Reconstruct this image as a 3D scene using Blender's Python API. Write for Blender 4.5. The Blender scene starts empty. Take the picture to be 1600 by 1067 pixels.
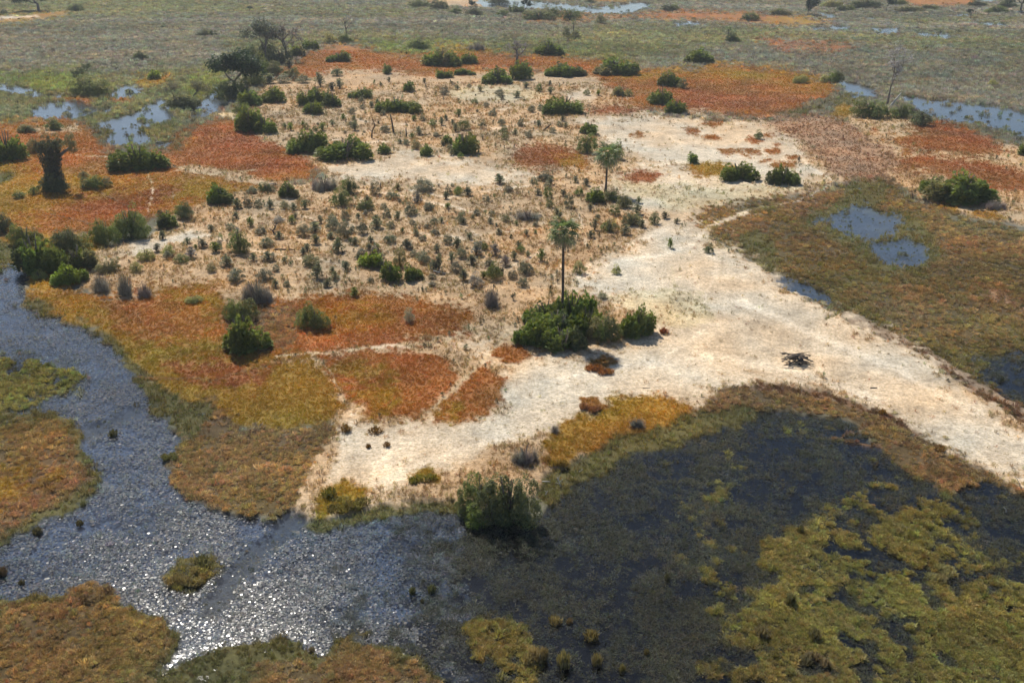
import bpy, math, random
import numpy as np
from mathutils import Vector, Matrix

random.seed(7)
rng = np.random.default_rng(11)
scene = bpy.context.scene
COL = scene.collection
R = math.radians

# ------------------------------------------------------------------ camera
CAM_H = 50.0
PITCH = R(23.3)
FPX = 1537.0                       # focal length in pixels of the 1600 x 1067 photograph
cam_d = bpy.data.cameras.new('camera'); cam = bpy.data.objects.new('camera', cam_d); COL.objects.link(cam)
cam.location = (0, 0, CAM_H); cam.rotation_euler = (math.pi/2 - PITCH, 0, 0)
cam_d.sensor_width = 36.0; cam_d.lens = FPX/1600*36.0; cam_d.clip_start = 0.5; cam_d.clip_end = 9000
scene.camera = cam

# ------------------------------------------------------------------ sky and sun
SUN_EL, SUN_AZ = R(48), R(-22)     # azimuth from the view direction (+Y), negative to the left
w = bpy.data.worlds.new('World'); scene.world = w; w.use_nodes = True
nt = w.node_tree; nt.nodes.clear()
sky = nt.nodes.new('ShaderNodeTexSky'); sky.sky_type = 'NISHITA'; sky.sun_disc = False
sky.sun_elevation = SUN_EL; sky.sun_rotation = SUN_AZ % (2*math.pi); sky.altitude = 950
sky.air_density = 1.0; sky.dust_density = 1.0; sky.ozone_density = 1.5
bg = nt.nodes.new('ShaderNodeBackground'); bg.inputs[1].default_value = 0.09
wo = nt.nodes.new('ShaderNodeOutputWorld')
nt.links.new(sky.outputs[0], bg.inputs[0]); nt.links.new(bg.outputs[0], wo.inputs[0])
sl = bpy.data.lights.new('sun', 'SUN'); sl.energy = 4.5; sl.angle = R(0.53); sl.color = (1.0, 0.94, 0.84)
sun = bpy.data.objects.new('sun', sl); COL.objects.link(sun)
sdir = Vector((math.sin(SUN_AZ)*math.cos(SUN_EL), math.cos(SUN_AZ)*math.cos(SUN_EL), math.sin(SUN_EL)))
sun.rotation_euler = sdir.to_track_quat('Z', 'Y').to_euler(); sun.location = sdir*200

vs = scene.view_settings
vs.view_transform = 'Standard'; vs.look = 'None'; vs.exposure = 0.34; vs.gamma = 1.0; vs.use_curve_mapping = False
scene.render.engine = 'CYCLES'
cy = scene.cycles
cy.use_denoising = True; cy.denoiser = 'OPENIMAGEDENOISE'; cy.denoising_input_passes = 'RGB_ALBEDO_NORMAL'
cy.use_adaptive_sampling = True; cy.adaptive_threshold = 0.03; cy.adaptive_min_samples = 24
cy.max_bounces = 5; cy.diffuse_bounces = 2; cy.glossy_bounces = 2; cy.transmission_bounces = 3
cy.transparent_max_bounces = 6; cy.volume_bounces = 0; cy.caustics_reflective = False; cy.caustics_refractive = False
cy.sample_clamp_direct = 12; cy.sample_clamp_indirect = 3

# ------------------------------------------------------------------ photo pixel <-> ground
CP, SP = math.cos(PITCH), math.sin(PITCH)
def gp(x, y):
    """ground point (z = 0) seen at a pixel of the photograph (arrays or scalars)"""
    u = (np.asarray(x, float)-800)/FPX; v = (np.asarray(y, float)-533.5)/FPX
    fy = CP - SP*v; dz = SP + CP*v
    t = CAM_H/np.maximum(dz, 1e-4)
    return u*t, fy*t
def to_px(X, Y, z=0.0):
    d = Y*CP + (CAM_H-z)*SP
    v = (-Y*SP + (CAM_H-z)*CP)
    d = np.maximum(d, 1.0)
    return 800+FPX*X/d, 533.5+FPX*v/d
def slant(X, Y): return Y*CP + CAM_H*SP          # depth along the view axis

# ------------------------------------------------------------------ numpy noise
def _hash(ix, iy, s):
    h = (ix.astype(np.int64)*374761393 + iy.astype(np.int64)*668265263 + s*982451653) & 0xffffffff
    h = ((h ^ (h >> 13))*1274126177) & 0xffffffff
    return ((h ^ (h >> 16)) & 0xffff)/65535.0
def vnoise(x, y, s=0):
    ix, iy = np.floor(x), np.floor(y); fx, fy = x-ix, y-iy
    fx = fx*fx*(3-2*fx); fy = fy*fy*(3-2*fy)
    a, b = _hash(ix, iy, s), _hash(ix+1, iy, s); c, d = _hash(ix, iy+1, s), _hash(ix+1, iy+1, s)
    return (a+(b-a)*fx)*(1-fy) + (c+(d-c)*fx)*fy
def fbm(x, y, sc, s=0, o=3):
    t, a, n = 0, 0, 1.0
    for k in range(o):
        t = t + n*vnoise(x*sc*2**k + 17.3*k, y*sc*2**k - 9.1*k, s+k); a += n; n *= .55
    return t/a*2-1                                  # about -1 .. 1
def sstep(a, b, x):
    t = np.clip((x-a)/(b-a), 0, 1); return t*t*(3-2*t)
def lin(*c):
    c = np.array(c, float)/255
    return np.where(c <= .04045, c/12.92, ((c+.055)/1.055)**2.4)

# ------------------------------------------------------------------ what grows or lies where
#            ground colour (as seen in sun)     colour of what grows on it     height of the ground
TYPES = {
 'reed': ((116,112,97),  (140,135,120), .12),
 'green':  ((112,111,82),  (134,132,98),  .10),
 'lime':   ((118,122,72),  (136,140,84),  .10),
 'tan': ((194,165,130), (168,142,102), .36),
 'sand': ((214,195,168), (190,170,138), .30),
 'trail': ((236,218,192), (200,182,148), .28),
 'pale': ((204,188,154), (172,154,118), .32),
 'orange': ((156,108,64),  (172,120,62),  .35),
 'rust': ((148,100,64),  (160,106,62),  .35),
 'gold': ((154,120,56),  (174,138,58),  .32),
 'ylg': ((144,117,54),  (164,134,54),  .25),
 'pink': ((168,134,104), (152,118,90), .30),
 'brown': ((98,82,58),    (168,140,98), .10),
 'pondm': ((90,80,56),    (144,126,84),  .08),
 'olive': ((58,56,38),    (156,145,86),  .02),
 'moss': ((96,91,58),    (122,115,74),  .03),
 'mud':    ((150,130,108), (140,116,90),  .06),
 'dirt':   ((124,98,76),   (134,106,80),  .12),
 'wpad':   ((96,107,130), (138,142,144), -.30),  # reflected sky's blue is put into the bed and pad colours
 'wdark': ((18,18,20),    (88,88,72),    -.50),
 'wopen': ((86,92,102),   (110,112,90),  -.50),  # bed tinted bluish to stand in for sky reflected on the water
}
TN = list(TYPES); TI = {n: i for i, n in enumerate(TN)}
GC = np.array([lin(*TYPES[n][0]) for n in TN]); TC = np.array([lin(*TYPES[n][1]) for n in TN])
TH = np.array([TYPES[n][2] for n in TN])

# painted in order: (type, softness in px, outline in photo pixels)
L = []
def A(t, soft, *p): L.append((t, soft, np.array(p, float)))
def E(t, cx, cy_, rx, ry, soft=2):
    A(t, soft, *[(cx+rx*math.cos(a), cy_+ry*math.sin(a)) for a in np.linspace(0, 2*math.pi, 11)[:-1]])
# far plain
A('green',6,(-300,-20),(140,-20),(420,10),(700,12),(620,24),(380,20),(120,30),(-300,44))
A('green',8,(350,60),(560,52),(800,60),(960,40),(1200,40),(1320,52),(1600,60),(1900,70),(1900,90),(1600,80),(1200,66),(980,92),(1080,98),(960,100),(800,88),(700,72),(600,82),(500,66),(380,100))
A('lime',6,(560,70),(640,66),(760,72),(800,92),(690,86),(600,88))
A('lime',6,(860,84),(960,90),(980,104),(940,98),(870,90))
A('orange',3,(900,25),(1000,24),(1060,18),(1150,20),(1200,24),(1290,33),(1300,38),(1220,41),(1150,36),(1060,30),(980,28))
A('gold',3,(930,-10),(985,-4),(985,5),(935,4))
A('orange',2,(1395,-8),(1530,-6),(1520,10),(1440,10),(1400,4))
A('gold',3,(1200,30),(1250,27),(1300,34),(1250,39),(1200,38))
A('gold',3,(-100,34),(0,29),(40,25),(100,19),(106,25),(50,33),(0,40),(-100,44))
A('sand',2,(-80,31),(0,28),(60,25),(62,28),(0,32),(-80,36))
A('tan',3,(640,-8),(830,-6),(830,10),(780,14),(700,10),(660,2))
A('rust',5,(1190,64),(1260,66),(1330,72),(1300,80),(1220,78))
A('orange',4,(820,26),(900,24),(950,27),(900,34),(830,32))
A('wopen',2,(745,-3),(800,-1),(850,3),(930,11),(960,9),(1005,3),(1018,12),(985,22),(930,23),(860,16),(800,14),(750,10))
for p in ([(1272,19),(1300,22),(1312,29),(1290,28)], [(1262,43),(1325,41),(1324,47),(1266,48)], [(1362,45),(1398,44),(1402,52),(1368,51)],
          [(1428,51),(1468,53),(1466,58),(1432,57)], [(1466,25),(1500,21),(1530,24),(1500,28)], [(1525,-4),(1560,-4),(1556,4),(1530,4)],
          [(1528,34),(1570,36),(1566,40),(1534,39)], [(1480,57),(1505,58),(1502,61)], [(1350,28),(1372,29),(1368,33),(1352,32)],
          [(1050,35),(1080,33),(1072,40),(1054,40)]):
    A('wopen', 1.5, *p)
A('wopen',2,(1050,36),(1100,34),(1095,40),(1060,42)); A('wopen',2,(1285,43),(1330,41),(1328,49),(1290,49)); A('wopen',2,(1360,44),(1402,43),(1410,53),(1368,53))
A('wopen',2,(1425,50),(1472,52),(1500,58),(1480,61),(1432,58)); A('wopen',2,(1270,18),(1300,21),(1318,30),(1290,30)); A('wopen',2,(1520,34),(1580,36),(1575,42),(1530,41))
A('green',4,(1400,34),(1500,29),(1700,28),(1700,32),(1510,32),(1420,38))
# marsh on the upper left
A('green',8,(-300,112),(0,112),(120,104),(180,118),(250,108),(340,104),(352,130),(340,165),(300,192),(240,235),(180,232),(120,192),(40,192),(0,198),(-300,208))
A('lime',8,(-100,116),(40,120),(110,112),(165,138),(100,146),(60,148),(0,134),(-100,130))
A('lime',6,(300,122),(352,112),(352,146),(312,158),(290,150))
A('gold',4,(205,122),(265,122),(262,134),(215,136))
A('orange',3,(88,160),(110,154),(145,158),(140,164),(100,164))
A('orange',3,(170,156),(205,152),(208,158),(176,160))
A('wopen',1.5,(-60,120),(0,131),(30,134),(60,142),(78,152),(60,157),(20,148),(-60,139))
A('wopen',1.5,(70,150),(98,147),(97,153),(80,155))
A('wopen',2,(44,178),(70,160),(124,159),(152,170),(146,183),(100,191),(62,188))
A('wopen',2,(140,174),(180,167),(182,174),(150,180))
A('wopen',3,(164,147),(195,132),(226,137),(210,154),(180,156))
A('wopen',3,(140,204),(170,186),(215,172),(255,152),(278,182),(240,198),(205,208))
A('wopen',2,(294,178),(342,130),(358,168),(325,184),(298,184))
A('wopen',2,(160,227),(185,193),(226,204),(240,219),(275,221),(282,231),(250,233),(235,227),(180,230))
A('moss',4,(140,200),(175,195),(180,215),(165,220))
A('moss',4,(270,215),(300,212),(298,230),(280,240),(255,238))
# orange grassland on the left
A('orange',4,(-300,202),(0,200),(60,190),(112,188),(140,204),(165,236),(230,246),(285,238),(302,206),(350,183),(378,184),(386,205),(430,225),(470,245),(506,262),(495,280),(440,292),(380,302),(330,317),(290,332),(240,342),(200,347),(150,372),(60,374),(0,362),(-300,380))
A('gold',10,(-300,255),(40,262),(120,280),(260,285),(360,280),(440,280),(380,300),(300,325),(200,340),(100,330),(40,350),(-300,350))
A('rust',20,(280,240),(310,205),(372,190),(430,228),(480,256),(420,270),(330,262))
A('rust',8,(150,305),(240,290),(280,300),(200,340),(140,350),(90,330))
A('moss',6,(-100,262),(22,276),(8,290),(-100,296))
A('tan',3,(52,204),(120,198),(128,210),(60,212))
A('tan',3,(250,262),(330,262),(400,280),(470,286),(420,291),(360,284),(300,276))
A('pale',3,(335,180),(372,174),(392,200),(372,196),(350,186))
# the main island
A('gold',6,(-100,366),(60,368),(160,372),(150,400),(140,455),(60,460),(20,420),(-100,400))
A('tan',6,(120,450),(150,395),(300,430),(700,450),(800,540),(800,640),(560,680),(440,640),(330,590),(260,540),(190,480))
A('ylg',6,(40,455),(150,465),(260,540),(330,590),(440,640),(500,665),(420,680),(300,640),(215,590),(150,515),(60,485))
A('tan',5,(150,400),(230,375),(260,350),(300,325),(380,302),(440,292),(505,283),(500,262),(470,245),(430,225),(390,205),(375,185),(380,165),(410,140),(440,118),(480,100),(530,95),(600,105),(680,112),(800,110),(860,115),(930,118),(960,135),(990,150),(1010,175),(1050,185),(1120,190),(1200,188),(1260,212),(1290,250),(1330,282),(1260,307),(1160,322),(1085,342),(1095,367),(1150,397),(1200,432),(1250,467),(1330,507),(1450,562),(1600,657),(1800,762),(1800,852),(1600,770),(1480,710),(1380,650),(1290,615),(1180,603),(1085,650),(1000,660),(950,680),(880,735),(840,770),(740,800),(640,803),(560,805),(480,812),(468,790),(508,710),(518,660),(545,640),(640,665),(670,640),(740,590),(770,570),(700,545),(740,500),(700,480),(600,465),(450,462),(330,452),(240,452),(200,462),(150,452),(138,420))
A('orange',4,(420,125),(460,100),(490,80),(530,68),(560,70),(600,84),(650,91),(690,84),(745,79),(810,91),(870,88),(940,95),(965,109),(1010,112),(1085,112),(1110,102),(1200,107),(1250,117),(1300,132),(1305,142),(1280,160),(1200,187),(1130,183),(1080,181),(1020,172),(960,166),(985,150),(950,140),(930,120),(860,115),(800,112),(680,118),(600,113),(530,109),(480,122))
A('gold',6,(950,110),(1010,114),(1090,112),(1120,104),(1210,110),(1300,134),(1290,144),(1200,130),(1100,128),(1000,124))
A('rust',12,(1010,140),(1100,138),(1230,150),(1250,165),(1190,182),(1100,176),(1040,170))
A('rust',4,(915,176),(960,165),(1002,172),(990,180),(950,182),(920,181))
A('gold',5,(680,76),(745,74),(770,80),(700,86))
A('rust',5,(803,242),(830,230),(880,231),(920,245),(927,262),(880,271),(830,269),(805,258))
A('gold',5,(860,250),(905,245),(927,258),(905,268),(880,266))
A('sand',5,(882,152),(908,140),(938,150),(926,161),(895,159))
A('pale',5,(690,145),(760,135),(830,140),(860,150),(800,162),(720,158))
A('sand',16,(900,190),(1000,182),(1100,184),(1200,196),(1245,215),(1255,240),(1235,275),(1150,285),(1100,272),(1020,262),(960,235),(930,215))
A('sand',24,(1000,262),(1240,250),(1290,280),(1160,318),(1085,345),(1040,365),(980,330),(960,285))
A('pale',14,(960,285),(1050,290),(1150,300),(1240,285),(1260,300),(1150,322),(1060,330),(1000,315))
A('sand',14,(510,262),(560,250),(640,243),(760,258),(830,278),(760,288),(640,288),(540,282))
A('sand',6,(180,398),(240,378),(290,365),(330,370),(260,390),(215,402))
for e in ((1080,207,14,5),(1115,195,20,6),(1112,216,16,5),(1140,240,18,5),(1170,240,15,5),(1172,222,11,6),(990,212,11,4),(1205,238,12,5),(1218,262,13,5),(1196,252,12,4),(1240,262,10,4),(1240,250,10,4),(920,222,12,4),(1212,228,8,4),(1200,215,7,3)):
    E('orange', *e)
A('rust',3,(972,276),(1005,268),(1035,275),(1022,288),(990,286))
A('gold',3,(1065,265),(1110,258),(1160,262),(1130,280),(1090,275))
A('pink',6,(1198,192),(1260,180),(1300,185),(1340,200),(1380,215),(1392,250),(1400,280),(1340,286),(1302,280),(1280,250),(1250,225))
A('moss',4,(1212,180),(1250,170),(1290,165),(1288,172),(1240,181))
# the right-hand strip
A('tan',4,(1340,163),(1440,195),(1470,200),(1600,232),(1800,262),(1800,385),(1600,358),(1540,345),(1450,322),(1400,287),(1376,260),(1356,220),(1326,192),(1302,176))
A('rust',5,(1395,217),(1440,200),(1485,192),(1560,225),(1576,240),(1520,246),(1450,241),(1400,232))
A('rust',5,(1380,252),(1450,245),(1540,255),(1600,272),(1800,300),(1800,320),(1600,300),(1530,300),(1450,272),(1400,267))
A('pink',5,(1350,215),(1390,225),(1400,262),(1372,262))
A('gold',3,(1300,164),(1332,163),(1326,186),(1306,186))
A('gold',3,(1458,322),(1500,322),(1500,338),(1465,338))
A('gold',3,(1512,334),(1560,336),(1585,346),(1540,348))
for e in ((1405,222,10,6),(1377,222,8,4),(1412,240,9,5),(1370,206,6,4)): E('orange', *e)
A('moss',4,(1288,162),(1320,143),(1345,153),(1338,166),(1300,167))
A('wopen',2,(1308,127),(1340,130),(1370,141),(1376,155),(1345,155),(1322,145))
A('wopen',3,(1404,146),(1450,156),(1520,161),(1560,166),(1600,177),(1800,222),(1800,255),(1600,216),(1540,201),(1500,193),(1450,181),(1420,166))
# marshy pond on the right
A('pondm',4,(1085,342),(1110,330),(1160,321),(1210,311),(1260,306),(1330,290),(1380,285),(1402,296),(1422,312),(1450,332),(1500,342),(1545,350),(1600,360),(1800,385),(1800,762),(1600,657),(1560,631),(1500,596),(1450,562),(1390,532),(1330,507),(1290,482),(1250,467),(1215,447),(1200,432),(1180,412),(1150,397),(1120,381),(1095,367))
A('brown',6,(1085,345),(1110,330),(1160,320),(1205,326),(1215,348),(1180,366),(1150,388),(1110,375))
A('brown',6,(1205,312),(1330,291),(1335,308),(1285,330),(1215,345))
A('brown',8,(1380,300),(1430,318),(1500,344),(1600,364),(1800,390),(1800,420),(1600,402),(1500,385),(1410,335))
A('brown',14,(1330,470),(1420,450),(1540,460),(1600,480),(1700,500),(1700,540),(1560,530),(1440,530),(1380,505))
A('pink',6,(1530,456),(1570,460),(1590,474),(1550,470))
A('moss',14,(1270,330),(1340,316),(1430,330),(1470,400),(1440,430),(1370,420),(1300,372))
A('moss',6,(1322,288),(1380,284),(1388,320),(1345,330),(1290,346),(1250,362),(1262,342),(1310,320))
A('wopen',7,(1278,347),(1320,333),(1345,322),(1372,327),(1406,340),(1390,360),(1360,374),(1330,364),(1300,351))
A('wopen',7,(1362,386),(1380,380),(1410,375),(1442,386),(1449,412),(1420,419),(1380,408))
A('moss',5,(1150,372),(1180,362),(1205,380),(1222,432),(1200,432),(1172,408))
A('wopen',6,(1205,432),(1232,438),(1262,445),(1302,468),(1290,477),(1250,463),(1214,449))
A('wdark',16,(1525,556),(1560,552),(1600,548),(1800,560),(1800,725),(1600,640),(1560,612),(1515,580))
A('mud',4,(1290,480),(1330,492),(1400,520),(1470,560),(1540,598),(1600,636),(1800,730),(1800,762),(1600,657),(1500,597),(1450,562),(1390,532),(1330,507))
A('dirt',3,(1380,524),(1450,556),(1500,588),(1560,624),(1600,648),(1800,748),(1800,768),(1600,664),(1500,602),(1450,566),(1390,536))
# the bright sand bar
A('sand',26,(905,445),(960,405),(1040,362),(1085,346),(1110,382),(1150,400),(1200,436),(1250,470),(1330,510),(1390,536),(1450,566),(1600,664),(1800,768),(1800,850),(1600,745),(1540,735),(1480,706),(1420,676),(1380,644),(1330,624),(1290,608),(1240,600),(1180,598),(1130,610),(1085,636),(1040,625),(950,638),(870,680),(800,690),(760,720),(680,752),(600,765),(560,775),(500,765),(515,700),(545,645),(600,668),(660,664),(700,655),(780,632),(795,590),(745,562),(705,547),(760,540),(800,562),(900,562),(960,540),(1020,520),(1030,480),(950,470))
A('pale',12,(960,470),(1040,455),(1100,470),(1110,500),(1050,520),(1020,500))
# orange and yellow fields on the lower left
A('orange',5,(45,452),(110,450),(160,464),(240,464),(262,450),(340,450),(362,478),(440,468),(500,464),(600,462),(690,474),(736,488),(748,510),(702,530),(600,545),(520,555),(430,562),(380,600),(340,622),(260,602),(220,582),(210,546),(150,506),(90,486),(48,476))
A('gold',12,(45,455),(120,455),(170,475),(190,510),(220,550),(150,506),(80,484))
A('rust',16,(170,478),(230,468),(272,480),(300,500),(290,532),(230,532),(192,512))
A('ylg',20,(225,540),(330,540),(420,560),(500,560),(470,590),(330,600),(240,580))
A('ylg',14,(244,454),(330,454),(358,470),(340,492),(290,482))
A('gold',8,(470,490),(560,478),(622,490),(640,510),(560,522),(500,512))
A('rust',14,(622,490),(690,476),(736,494),(722,522),(650,532),(600,532))
A('brown',12,(360,480),(440,478),(470,500),(450,545),(420,545),(360,520))
A('ylg',6,(215,565),(260,570),(340,590),(400,585),(490,560),(520,600),(542,640),(522,664),(440,671),(380,668),(320,626),(260,606),(225,590))
A('rust',10,(260,570),(360,575),(420,580),(380,602),(300,596))
A('orange',4,(500,560),(560,552),(640,549),(690,556),(726,590),(690,625),(660,655),(600,667),(570,662),(542,626),(512,590))
A('ylg',10,(540,610),(620,600),(640,640),(600,664),(572,660),(546,630))
A('ylg',12,(520,570),(600,575),(620,600),(560,610),(530,600))
A('orange',4,(730,597),(760,578),(784,600),(786,630),(752,660),(712,670),(678,666),(674,652))
A('ylg',8,(676,650),(720,620),(730,640),(705,668))
A('brown',5,(240,642),(320,627),(380,669),(440,673),(512,669),(518,690),(500,740),(472,790),(440,806),(380,811),(310,792),(268,762),(263,716),(288,682))
A('tan',8,(475,745),(512,690),(525,690),(515,740),(490,795),(462,800))
A('ylg',3,(500,772),(535,762),(578,776),(562,800),(504,806))
A('ylg',3,(638,742),(664,732),(688,740),(684,756),(645,763))
A('gold',4,(848,695),(870,668),(920,655),(958,632),(1040,622),(1082,635),(1076,655),(1030,682),(970,702),(900,704),(884,738),(855,728))
A('orange',3,(775,545),(815,548),(825,562),(795,570),(768,565))
A('orange',2,(913,570),(940,562),(963,572),(945,588),(918,586))
A('orange',2,(903,632),(930,628),(942,640),(928,650),(906,648))
A('tan',10,(700,770),(760,700),(830,690),(850,740),(840,780),(760,800))
A('brown',4,(1085,652),(1130,617),(1180,604),(1240,606),(1290,617),(1330,632),(1380,652),(1420,682),(1480,712),(1545,742),(1600,772),(1560,770),(1490,772),(1440,745),(1375,705),(1330,665),(1250,645),(1180,645),(1120,660))
A('dirt',3,(1130,616),(1180,602),(1240,604),(1290,614),(1380,649),(1480,709),(1480,716),(1380,658),(1290,622),(1180,610))
A('brown',6,(1370,670),(1480,712),(1515,752),(1480,772),(1420,764),(1365,735))
# waters of the foreground
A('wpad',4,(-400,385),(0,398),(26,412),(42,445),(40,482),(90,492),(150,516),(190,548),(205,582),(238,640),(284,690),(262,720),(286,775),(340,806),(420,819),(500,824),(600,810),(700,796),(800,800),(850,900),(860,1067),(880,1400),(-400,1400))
A('wdark',5,(720,812),(735,800),(850,812),(872,762),(960,714),(1060,690),(1130,660),(1180,646),(1250,646),(1330,666),(1372,706),(1425,745),(1490,775),(1540,748),(1600,775),(1800,865),(1800,1400),(800,1400),(760,1000),(720,900))
A('wdark',190,(650,815),(705,797),(800,830),(900,1000),(900,1400),(640,1400),(610,1000))
A('moss',6,(470,818),(600,797),(708,786),(724,806),(600,816),(500,830))
A('moss',6,(838,790),(845,745),(880,732),(960,692),(1050,666),(1090,645),(1180,636),(1185,652),(1100,680),(1000,714),(900,762),(870,800))
A('moss',6,(126,502),(180,528),(202,560),(222,590),(262,612),(335,640),(300,690),(250,656),(225,625),(192,572),(148,522))
A('moss',5,(-100,378),(0,376),(26,386),(22,408),(0,424),(-100,450))
A('moss',8,(60,462),(35,478),(60,492),(100,494),(80,480))
A('green',10,(-300,545),(0,545),(60,552),(112,574),(135,592),(100,622),(50,645),(0,655),(-300,660))
A('olive',9,(-300,548),(0,548),(60,556),(110,578),(128,592),(96,618),(50,640),(0,648),(-300,655))
A('moss',6,(-300,650),(0,646),(86,640),(125,668),(152,712),(165,748),(128,792),(60,822),(0,850),(-300,870))
A('brown',6,(-300,660),(0,660),(78,652),(112,674),(136,712),(150,746),(112,776),(56,806),(0,834),(-300,855))
A('ylg',12,(-200,760),(0,745),(70,720),(90,735),(40,770),(0,790),(-200,800))
A('moss',6,(-300,930),(0,928),(60,935),(140,925),(212,950),(266,980),(275,1010),(250,1055),(240,1300),(-300,1300))
A('brown',6,(-400,955),(0,945),(60,950),(130,940),(200,960),(252,985),(258,1012),(240,1045),(232,1400),(-400,1400))
A('moss',8,(230,1058),(310,1030),(380,1000),(430,984),(470,1005),(500,1032),(530,992),(600,1000),(655,1024),(712,1067),(760,1400),(230,1400))
A('brown',9,(380,1040),(440,1030),(500,1045),(540,1000),(590,1010),(640,1040),(700,1075),(720,1400),(330,1400))
A('olive',14,(725,968),(750,955),(790,965),(840,1000),(848,1055),(800,1075),(770,1030),(740,1000))
A('moss',4,(246,902),(290,872),(318,868),(345,892),(320,905),(300,925),(262,922))
A('olive',4,(250,905),(292,890),(340,894),(318,906),(296,922),(262,920))
A('brown',4,(108,918),(150,908),(182,916),(180,940),(150,945),(112,928))
A('olive',110,(1105,940),(1120,870),(1120,800),(1190,748),(1280,716),(1370,738),(1470,778),(1505,810),(1490,850),(1600,885),(1800,910),(1800,1400),(1090,1400),(1105,1067))
A('wdark',22,(1180,740),(1240,700),(1330,700),(1360,740),(1300,790),(1240,830),(1160,850),(1120,810))
A('wdark',7,(1508,755),(1600,790),(1800,860),(1800,900),(1600,858),(1545,838),(1512,795))
# narrow lines: (type, half width in px, points)
T = []
def P(t, hw, *p): T.append((t, hw, np.array(p, float)))
P('wopen',19,(328,950),(352,915),(380,880),(420,842),(462,812))
P('wopen',11,(138,672),(170,660),(212,640))
P('wdark',7,(1290,858),(1380,870),(1435,896),(1490,908),(1560,888))
P('wdark',6,(1370,700),(1400,735),(1450,765)); P('wdark',4,(1230,690),(1330,700),(1390,745))
P('trail',4,(1168,332),(1110,355),(1075,390),(1030,402),(960,410),(905,436))
P('trail',5,(1040,360),(985,385),(940,408),(900,430)); P('trail',2,(905,340),(912,365),(916,392))
P('trail',5,(1108,400),(1120,412),(1114,440)); P('trail',2,(1113,440),(1098,478)); P('pale',2,(1050,420),(1053,455),(1040,490))
P('pale',3,(1098,372),(1110,385),(1135,392))
P('trail',1.5,(700,376),(760,368),(800,364),(850,352)); P('trail',1.5,(738,364),(752,378),(800,392)); P('trail',2,(800,420),(850,395),(900,350))
P('trail',1.5,(620,362),(700,372),(745,380)); P('trail',2,(560,300),(640,310),(720,330),(770,345))
P('pale',1.6,(495,562),(520,590),(545,640)); P('tan',1,(525,500),(528,555),(520,600))
P('pale',2.2,(658,657),(700,620),(742,580),(766,556),(792,528)); P('pale',1.8,(430,562),(520,553),(600,544),(690,540),(745,512))
P('trail',3,(580,548),(612,543),(640,545)); P('orange',1.2,(600,640),(650,600),(700,575))
P('tan',1.5,(214,498),(222,522)); P('gold',1,(450,588),(458,640)); P('tan',1.2,(272,298),(270,328)); P('gold',1,(385,570),(400,640))
P('trail',9,(600,756),(700,714),(790,682)); P('tan',1.5,(112,188),(124,206)); P('pale',1.5,(120,246),(220,250),(330,276),(400,268))
P('dirt',1.2,(150,300),(200,325)); P('dirt',1.2,(82,338),(140,352)); P('brown',1.5,(215,590),(330,600),(470,560))
P('moss',2,(1290,500),(1420,440),(1500,470)); P('moss',1.5,(1200,382),(1250,365)); P('dirt',1.5,(1300,690),(1380,655)); P('dirt',1.5,(1320,690),(1390,700),(1450,682))
P('moss',2,(1520,530),(1560,500),(1600,480)); P('tan',1.3,(1130,385),(1160,345),(1195,332))

P('trail',1.6,(640,300),(700,312),(760,300),(830,292)); P('trail',1.3,(860,440),(890,400),(905,360)); P('trail',1.2,(330,372),(420,400),(520,412),(560,440)); P('trail',1.3,(440,300),(470,340),(540,356),(620,362))
P('trail',1.4,(930,300),(960,280),(1020,262),(1100,250)); P('trail',1.6,(1170,330),(1240,318),(1300,290)); P('trail',1.5,(1240,230),(1262,262),(1300,284)); P('trail',1.2,(520,178),(600,200),(700,190),(800,170)); P('trail',1.2,(470,215),(560,225),(660,222),(760,205),(850,190))
P('trail',7,(1010,575),(1120,560),(1240,585),(1380,630)); P('trail',6,(1150,470),(1260,520),(1400,580),(1600,690)); P('trail',3,(850,600),(940,585),(1040,560),(1100,520)); P('trail',1.2,(230,268),(240,300),(232,335)); 
GRASSY = {'orange', 'rust', 'gold', 'ylg', 'pink', 'brown', 'pondm', 'green', 'lime'}
def poly_sd(px, py, poly):
    """signed distance in px, positive inside"""
    d2 = np.full(px.shape, 1e18); ins = np.zeros(px.shape, bool)
    n = len(poly)
    for i in range(n):
        ax, ay = poly[i]; bx, by = poly[(i+1) % n]
        ex, ey = bx-ax, by-ay
        t = np.clip(((px-ax)*ex+(py-ay)*ey)/(ex*ex+ey*ey+1e-9), 0, 1)
        d2 = np.minimum(d2, (px-ax-t*ex)**2+(py-ay-t*ey)**2)
        if ay != by:
            ins ^= ((ay > py) != (by > py)) & (px < (bx-ax)*(py-ay)/(by-ay)+ax)
    d = np.sqrt(d2); return np.where(ins, d, -d)
def line_d(px, py, pts):
    d2 = np.full(px.shape, 1e18)
    for (ax, ay), (bx, by) in zip(pts[:-1], pts[1:]):
        ex, ey = bx-ax, by-ay
        t = np.clip(((px-ax)*ex+(py-ay)*ey)/(ex*ex+ey*ey+1e-9), 0, 1)
        d2 = np.minimum(d2, (px-ax-t*ex)**2+(py-ay-t*ey)**2)
    return np.sqrt(d2)

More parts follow.
